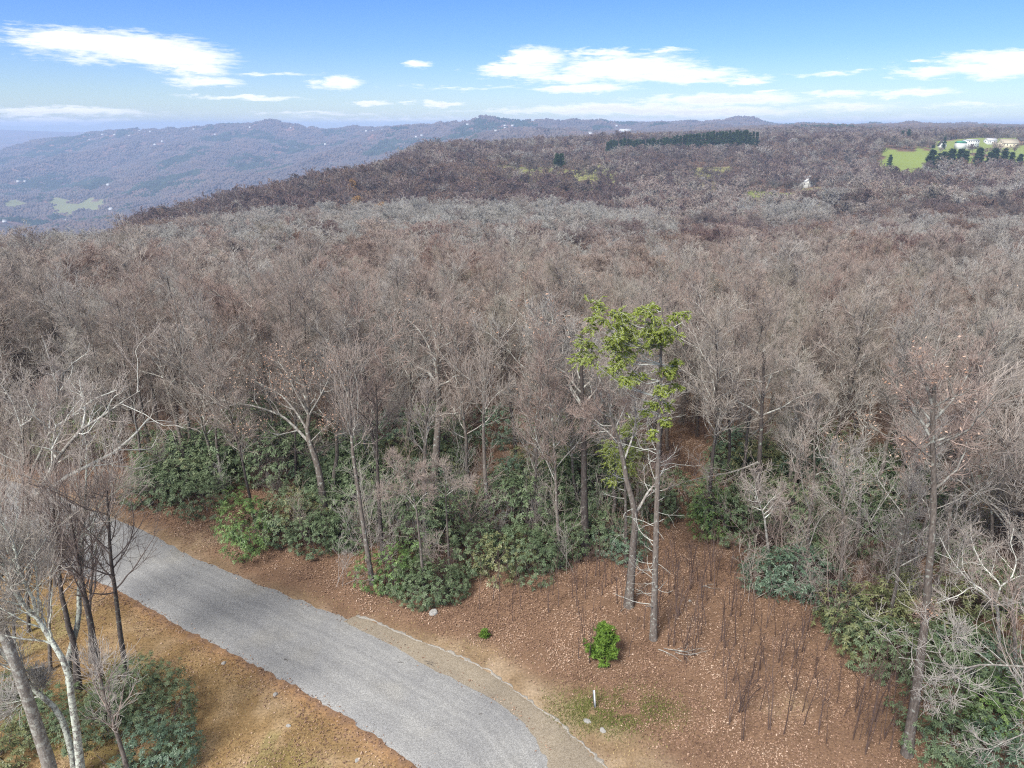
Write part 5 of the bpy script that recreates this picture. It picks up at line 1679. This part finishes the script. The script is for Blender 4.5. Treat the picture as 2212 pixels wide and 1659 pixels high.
def brush():
    rng = np.random.RandomState(31)
    n = 15000
    y = np.sqrt(rng.uniform(30 ** 2, 150 ** 2, n))
    x = rng.uniform(-.8, .8, n) * (y + 14)
    z = zt(x, y)
    px, py, _ = proj(np.stack([x, y, z], 1))
    e = np.interp(px, EDGE[:, 0], EDGE[:, 1])
    ok = (py < e + 12 + rng.normal(0, 10, n)) & (px > -200) & (px < 2420)
    gap = ((px > 985) & (px < 1215) & (py > 960) & (py < 1062)) | ((px > 1440) & (px < 1530) & (py > 1060))
    ok &= ~gap | (rng.random(n) < .08)
    dn = fbm(x / 7, y / 7, 3)
    ok &= dn + rng.normal(0, .1, n) > .46
    dr, _ = dist_poly(x, y, RR)
    ok &= dr > 1.5
    x, y, z = x[ok], y[ok], z[ok]
    n = len(x)
    k = rng.choice(5, n, p=[.28, .25, .15, .2, .12])
    s = rng.uniform(.65, 1.15, n)
    instancer('undergrowth', np.stack([x, y, z], 1), np.stack([rng.normal(0, .08, n), rng.normal(0, .08, n), rng.random(n) * 6.28], 1), np.stack([s, s, s], 1), k, BRUSH,
              'brown twiggy undergrowth under the bare trees', 'undergrowth')
    print('brush', n)


brush()

# ------------------------------------------------------------------ leaf litter and grass
def ground_pts(n, x0, x1, y0, y1, rng):
    x, y = rng.uniform(x0, x1, n), rng.uniform(y0, y1, n)
    px, py, _ = proj(np.stack([x, y, zt(x, y)], 1))
    ok = (px > -80) & (px < 2300) & (py < 1720)
    return x[ok], y[ok]


def leaf_litter():
    rng = np.random.RandomState(41)
    x, y = ground_pts(1000000, -46, 46, 17, 66, rng)
    dl, _ = dist_poly(x, y, RL[::5])
    dr, _ = dist_poly(x, y, RR[::5])
    db, tb = dist_poly(x, y, BM[::5])
    n = fbm(x / 3.0, y / 3.0, 3)
    d = np.where(tb > 0, np.minimum(dr, db), dr)
    prob = np.where(dr > 0, np.clip((d - .25 - 1.6 * tb) / 1.6, 0.03, 1) * np.clip(.55 + 1.2 * (n - .45), .2, 1), np.where(dl < 0, .035 + .25 * np.clip((n - .5) * 3, 0, 1) + .10 * (dl > -1.2), 0.0015))
    prob = np.where((db < .1) & (dr > 0) & (tb > .02), prob * .12, prob)
    prob = np.where((dl > 0) & (dr < 0), .0015 + .16 * np.exp(-np.minimum(dl, -dr) / .22), prob)
    prob = prob * 1.6 * np.clip(.45 + 2.4 * (fbm(x / 1.1 + 30, y / 1.1, 3) - .3), .15, 1.3) * np.clip(1.25 - (y - 20) / 70, .3, 1)
    k = rng.random(len(x)) < prob
    x, y = x[k], y[k]
    c = np.stack([x, y, zt(x, y) + rng.uniform(.01, .07, len(x))], 1)
    up = nrm(np.stack([rng.normal(0, 1, len(x)), rng.normal(0, 1, len(x)), rng.normal(0, .3, len(x))], 1))
    m = len(c)
    a = up
    b = nrm(np.cross(a, nrm(np.stack([rng.normal(0, .28, m), rng.normal(0, .28, m), np.ones(m)], 1))))
    s = .092 * rng.uniform(.5, 1.3, (m, 1))
    V = np.stack([c - a * s * .5, c + b * s * .3, c + a * s * .5, c - b * s * .3], 1)
    V[:, 1, 2] += s[:, 0] * .12
    V[:, 3, 2] += s[:, 0] * .12
    pt = fbm(x / 1.3 + 3, y / 1.3 + 8, 3)
    rnd = np.clip(rng.beta(1.6, 2.1, m) + (pt - .5) * .9, 0, 1)
    me = cards_mesh('leaf_litter', V.reshape(-1, 3), np.arange(m * 4).reshape(m, 4), rnd, M['litter'])
    tag(add('leaf_litter', me), 'brown fallen leaves carpeting the forest floor and road shoulder', 'leaf litter', None, 'stuff')
    print('leaves', m)


leaf_litter()


def grass(name, n, box, where, size, m, label, seed):
    rng = np.random.RandomState(seed)
    x, y = ground_pts(n, *box, rng)
    k = rng.random(len(x)) < where(x, y)
    x, y = x[k], y[k]
    n = len(x)
    c = np.stack([x, y, zt(x, y)], 1)
    d = nrm(np.stack([rng.normal(0, .8, n), rng.normal(0, .8, n), np.full(n, .7)], 1))
    side = nrm(np.cross(d, np.array((.2, .4, 1.0))))
    L = size * rng.uniform(.5, 1.4, (n, 1))
    V = np.stack([c - side * .016, c + side * .016, c + d * L], 1).reshape(-1, 3)
    me = mesh_np(name, V, None, np.arange(n * 3).reshape(n, 3), M[m], False, {'rnd': ('FACE', rng.random(n))})
    tag(add(name, me), label, 'grass', None, 'stuff')


grass('dry_grass', 330000, (-34, 14, 15, 48), lambda x, y: np.where(dist_poly(x, y, RL[::5])[0] < -.25, np.clip(.35 + 2.2 * (fbm(x / 2.2, y / 2.2, 3) - .42), .05, 1), 0), .10, 'dry_grass', 'short dry golden grass on the verge left of the gravel road', 51)


def _right(x, y):
    db, tb = dist_poly(x, y, BM)
    dr, _ = dist_poly(x, y, RR)
    d = np.where(tb > 0, db, dr)
    return np.where((d > .2) & (dr > .2), np.clip(1 - (d - .5) / (.8 + 3.2 * tb), 0, 1) * np.clip(.25 + 2.5 * (fbm(x / 2.0, y / 2.0, 3) - .45), 0, .8), 0)


grass('shoulder_grass', 120000, (-22, 24, 17, 40), _right, .09, 'dry_grass', 'sparse straw-coloured grass on the dirt shoulder right of the road', 52)
_gg = gp(1330, 1535)
grass('green_grass', 60000, (_gg[0] - 3.2, _gg[0] + 4.2, _gg[1] - 2.2, _gg[1] + 2.2), lambda x, y: np.exp(-(((x - _gg[0]) / 2.2) ** 2 + ((y - _gg[1]) / 1.0) ** 2) * 1.1) * np.clip((fbm(x / .9 + 9, y / .9 + 4, 3) - .3) * 4, 0, 1), .10, 'green_grass', 'patch of green grass round the white stake', 53)


# ------------------------------------------------------------------ small things by the road
def box_V(x0, x1, y0, y1, z0, z1):
    V = np.array([(x0, y0, z0), (x1, y0, z0), (x1, y1, z0), (x0, y1, z0), (x0, y0, z1), (x1, y0, z1), (x1, y1, z1), (x0, y1, z1)], float)
    return V, np.array([(0, 3, 2, 1), (4, 5, 6, 7), (0, 1, 5, 4), (1, 2, 6, 5), (2, 3, 7, 6), (3, 0, 4, 7)])


e = empty('marker_stake', G(1286, 1531), .25)
e.rotation_euler = (0.0, -.10, .25)
tag(e, 'thin white marker stake leaning in the green grass patch by the road', 'stake')
a = Acc()
a.add(*box_V(-.028, .028, -.012, .0, -.2, 1.0))
add('face', a.mesh('face', M['stake'], False), e)
a = Acc()
a.add(*box_V(-.062, -.03, -.012, .012, -.2, 1.02))
add('back', a.mesh('back', M['stake_dark'], False), e)


def rock(px, py, s, lab, m='rock', seed=0, flat=.6):
    import bmesh
    r = np.random.RandomState(seed)
    bm = bmesh.new()
    bmesh.ops.create_icosphere(bm, subdivisions=3, radius=1)
    ax = nrm(r.normal(0, 1, (9, 3)))
    for v in bm.verts:
        p = np.array(v.co)
        k = min(1.0, min(float(.78 / max(p @ a_, .01)) for a_ in ax))
        v.co = [float(c) for c in p * k * (1 + .06 * math.sin(9 * p[0] + 7 * p[1]))]
    me = bpy.data.meshes.new('rock')
    bm.to_mesh(me)
    bm.free()
    me.materials.append(M[m])
    o = add('rock', me, None, G(px, py))
    o.scale = (s, s * .8, s * flat)
    o.rotation_euler = (0, 0, seed)
    tag(o, unique(lab), 'rock')


rock(937, 1330, .28, 'grey boulder at the foot of the dome of shrub by the road', seed=1, flat=.75)
rock(1302, 1582, .16, 'small pale rock in the dirt below the green grass patch', seed=2)
rock(1268, 1562, .2, 'flat sandy stone beside the pale gravel edge', seed=3, flat=.3)
rock(484, 1437, .13, 'small pale rock on the dry verge beside the road edge', seed=4)
rock(595, 1502, .14, 'pale rock on the dry verge, lower than its neighbour', seed=5)
rock(624, 1572, .12, 'white stone in the grass near the bottom of the verge', seed=6)
rock(772, 1644, .12, 'dark stone in the grass at the bottom of the verge', seed=7)
rock(1490, 1302, .12, 'dark mossy stone in the leaf litter right of the hemlock', seed=8)


def debris(px, py, L, n, lab, cat, seed, m='limb', rad=.025):
    r = np.random.RandomState(seed)
    d = np.stack([np.cos(r.uniform(-.5, .3, n)), np.sin(r.uniform(-.5, .3, n)), r.normal(0, .04, n)], 1)
    P, R = extend(r.normal(0, L * .12, (n, 3)) * (1, 1, 0) + (-L * .4, 0, .08), d, L * r.uniform(.5, 1, n), np.full(n, rad), 7, .16, 0, r, .3)
    P[..., 2] = np.abs(P[..., 2]) * .5 + .05
    a = Acc()
    a.add(*tubes(P, R, 5))
    s = spawn(P, R, 4, r, .2, .9, 40, .35, .6)
    Q_, R_ = extend(*s, 4, .2, .02, r, .3)
    Q_[..., 2] = np.maximum(Q_[..., 2], .03)
    a.add(*tubes(Q_, R_, 4))
    tag(add('fallen_branch', a.mesh('fallen_branch', M[m]), None, G(px, py)), unique(lab), cat)


debris(1478, 1408, 2.0, 4, 'fallen pale branches lying in the litter right of the hemlock foot', 'branch', 1)
debris(935, 1433, .8, 2, 'dark twig lying on the gravel beside the dirt gutter', 'twig', 2, 'bark_dark', .012)
debris(622, 1431, .35, 2, 'dark twig scrap lying on the middle of the gravel road', 'twig', 3, 'bark_dark', .012)
debris(865, 1438, .3, 1, 'short twig left of the twig by the dirt gutter', 'twig', 4, 'bark_dark', .012)
debris(1040, 1548, .25, 2, 'dark twig scrap low on the gravel road', 'twig', 5, 'bark_dark', .012)
debris(1548, 1280, 1.2, 2, 'dead grey sticks in the leaf litter right of the hemlock', 'branch', 6, 'limb', .018)


# ------------------------------------------------------------------ houses
def house(px, py, w, d, h, roof_h, label, wall='white_wall', roof='grey_roof', rz=0.0, nwin=3, floors=1, chimney=True, simple=False, wing=None, Y=None, name='house', cat='house', lift=0.0):
    p = G(px, py) if Y is None else None
    if p is None:
        q = at(px, py, Y)
        p = np.array((q[0], Y, float(zt(q[0], Y))))
    e = empty(name, (p[0], p[1], p[2] + lift), rz)
    tag(e, unique(label), cat)
    a = Acc()
    a.add(*box_V(-w / 2, w / 2, -d / 2, d / 2, -3, h))
    g = np.array([(-w / 2, -d / 2, h), (-w / 2, d / 2, h), (-w / 2, 0, h + roof_h), (w / 2, -d / 2, h), (w / 2, d / 2, h), (w / 2, 0, h + roof_h)], float)
    a.add(g, None, np.array([(0, 2, 1), (3, 4, 5)]))
    add('wall', a.mesh('wall', M[wall], False), e)
    o, t = .4, .18
    sl = roof_h / (d / 2)
    zz = lambda y: h + roof_h - abs(y) * sl
    V, Q = [], []
    for y0, y1 in ((-d / 2 - o, 0), (0, d / 2 + o)):
        b0 = len(V)
        for x in (-w / 2 - o, w / 2 + o):
            for y in (y0, y1):
                V += [(x, y, zz(y) + .02), (x, y, zz(y) + .02 + t)]
        Q += [[b0 + i for i in f] for f in ((0, 1, 3, 2), (4, 6, 7, 5), (1, 5, 7, 3), (0, 2, 6, 4), (0, 4, 5, 1), (2, 3, 7, 6))]
    ro = add('roof', mesh_np('roof', V, Q, None, M[roof], False), e)
    if simple:
        return e
    if chimney:
        a = Acc()
        a.add(*box_V(w * .2, w * .2 + .8, -.4, .4, h + roof_h * .5, h + roof_h + 1.0))
        add('chimney', a.mesh('chimney', M['brown_wall'], False), ro)
    fh = h / floors
    for f in range(floors):
        for i in range(nwin):
            x = -w / 2 + w * (i + .5) / nwin
            if f == 0 and i == nwin // 2:
                a = Acc()
                a.add(*box_V(x - .55, x + .55, -d / 2 - .06, -d / 2 + .03, .0, 2.1))
                add('door', a.mesh('door', M['door'], False), e)
                continue
            a = Acc()
            a.add(*box_V(x - .6, x + .6, -d / 2 - .05, -d / 2 + .03, f * fh + fh * .35, f * fh + fh * .8))
            add('window', a.mesh('window', M['pane'], False), e)
    for s_ in (-1, 1):
        a = Acc()
        x0, x1 = sorted((s_ * (w / 2 + .05), s_ * (w / 2 - .03)))
        a.add(*box_V(x0, x1, -.7, .7, h * .5, h * .5 + 1.4))
        add('window', a.mesh('window', M['pane'], False), e)
    if wing:
        ww, wh, wm, wr = wing
        a = Acc()
        a.add(*box_V(-w / 2 - ww, -w / 2 - .03, -d * .4, d * .4, -3, wh))
        add('wing_wall', a.mesh('wing_wall', M[wm], False), e)
        a = Acc()
        a.add(np.array([(-w / 2 - ww - .4, -d * .45, wh), (-w / 2 - .03, -d * .45, wh), (-w / 2 - .03, d * .45, wh), (-w / 2 - ww - .4, d * .45, wh), (-w / 2 - ww - .4, 0, wh + 2.2), (-w / 2 - .03, 0, wh + 2.2)], float),
              np.array([(0, 1, 5, 4), (2, 3, 4, 5), (0, 3, 2, 1)]), np.array([(0, 4, 3), (1, 2, 5)]))
        add('wing_roof', a.mesh('wing_roof', M[wr], False), e)
    return e


house(1743, 404, 10, 12, 5.5, 5, 'white gabled house in the woods beside a small green clearing', 'grey_wall', 'pale_roof', math.pi / 2 + .35, 3, 2)
house(2034, 318, 9, 9, 2.5, 7, 'small steep-gabled white house with a dark roof beside the spruce', 'white_wall', 'dark_roof', math.pi / 2 - .2, 3, 1, False)
house(2094, 320, 17, 12, 10, 1.2, 'three-storey white house with green-roofed wing above the meadow pines', 'white_wall', 'pale_roof', .12, 5, 3, True, False, (11, 7, 'white_wall', 'green_roof'))
house(2138, 311, 14, 9, 4, 3, 'long pale house behind the tallest meadow pine', 'white_wall', 'pale_roof', .1, 5, 1)
house(2176, 317, 21, 14, 4.5, 5.5, 'large cream house with wide tan roof right of the white house', 'cream_wall', 'tan_roof', -.1, 5, 1)
house(2206, 312, 15, 12, 5, 4, 'dark brown house at the right edge beside the cream house', 'brown_wall', 'dark_roof', .1, 4, 2)
house(2006, 290, 24, 14, 6, 5, 'big pale house on the wooded rise above the meadow', 'white_wall', 'pale_roof', .3, 5, 2)
for px, py, Y, s, lab in ((1660, 303, 1010, 1.0, 'white cabin glimpsed just right of the long pine stand'), (1686, 303, 1015, .8, 'second white cabin right of the long pine stand'), (1709, 302, 1020, 1.1, 'white cabin in the middle of the glimpsed row on the ridge'),
                          (1721, 296, 1080, .9, 'white cabin with dark roof higher in the ridge woods'), (1753, 294, 1090, .9, 'last white cabin to the right in the ridge woods')):
    q = at(px, py, Y)
    house(px, py, 12 * s, 9, 5, 3, lab, 'white_wall', 'dark_roof' if s < 1 else 'pale_roof', .2, 3, 1, False, False, None, Y, lift=max(0, q[2] - float(zt(q[0], Y)) - 3) * 0.5)
for i, (px, py, where) in enumerate(FAR_HOUSES):
    house(px, py, 10 + (i * 7) % 5, 8, 4, 3, f'tiny white far house {where}', 'white_wall', 'pale_roof' if i % 3 else 'grey_roof', ((i * 5) % 7 - 3) * .15, simple=True, lift=3)
house(1350, 288, 46, 18, 8, 5, 'long white far house on the pale cleared hill', 'white_wall', 'pale_roof', .05, 6, 1, False, lift=4)

# ------------------------------------------------------------------ the air
def build_haze():
    import bmesh
    bm = bmesh.new()
    bmesh.ops.create_cube(bm, size=1)
    x, y0, y1, z0, z1 = 14800.0, -120.0, 13300.0, ZLOW - 2.0, max(ZTOP, H) + 6.0
    for v in bm.verts:
        v.co = (v.co.x * 2 * x, y0 + (v.co.y + .5) * (y1 - y0), z0 + (v.co.z + .5) * (z1 - z0))
    me = bpy.data.meshes.new('haze')
    bm.to_mesh(me)
    bm.free()
    m = bpy.data.materials.new('haze')
    m.use_nodes = True
    nt = m.node_tree
    nt.nodes.clear()
    o = N(nt, 'ShaderNodeOutputMaterial')
    v = N(nt, 'ShaderNodeVolumePrincipled')
    v.inputs['Color'].default_value = (0.50, 0.68, 1.0, 1)
    v.inputs['Density'].default_value = HAZE
    v.inputs['Anisotropy'].default_value = 0.0
    nt.links.new(v.outputs[0], o.inputs['Volume'])
    me.materials.append(m)
    tag(add('haze', me), 'thin blue haze filling the air over the valley', 'haze', None, 'stuff')


HAZE = 1.55e-4
build_haze()
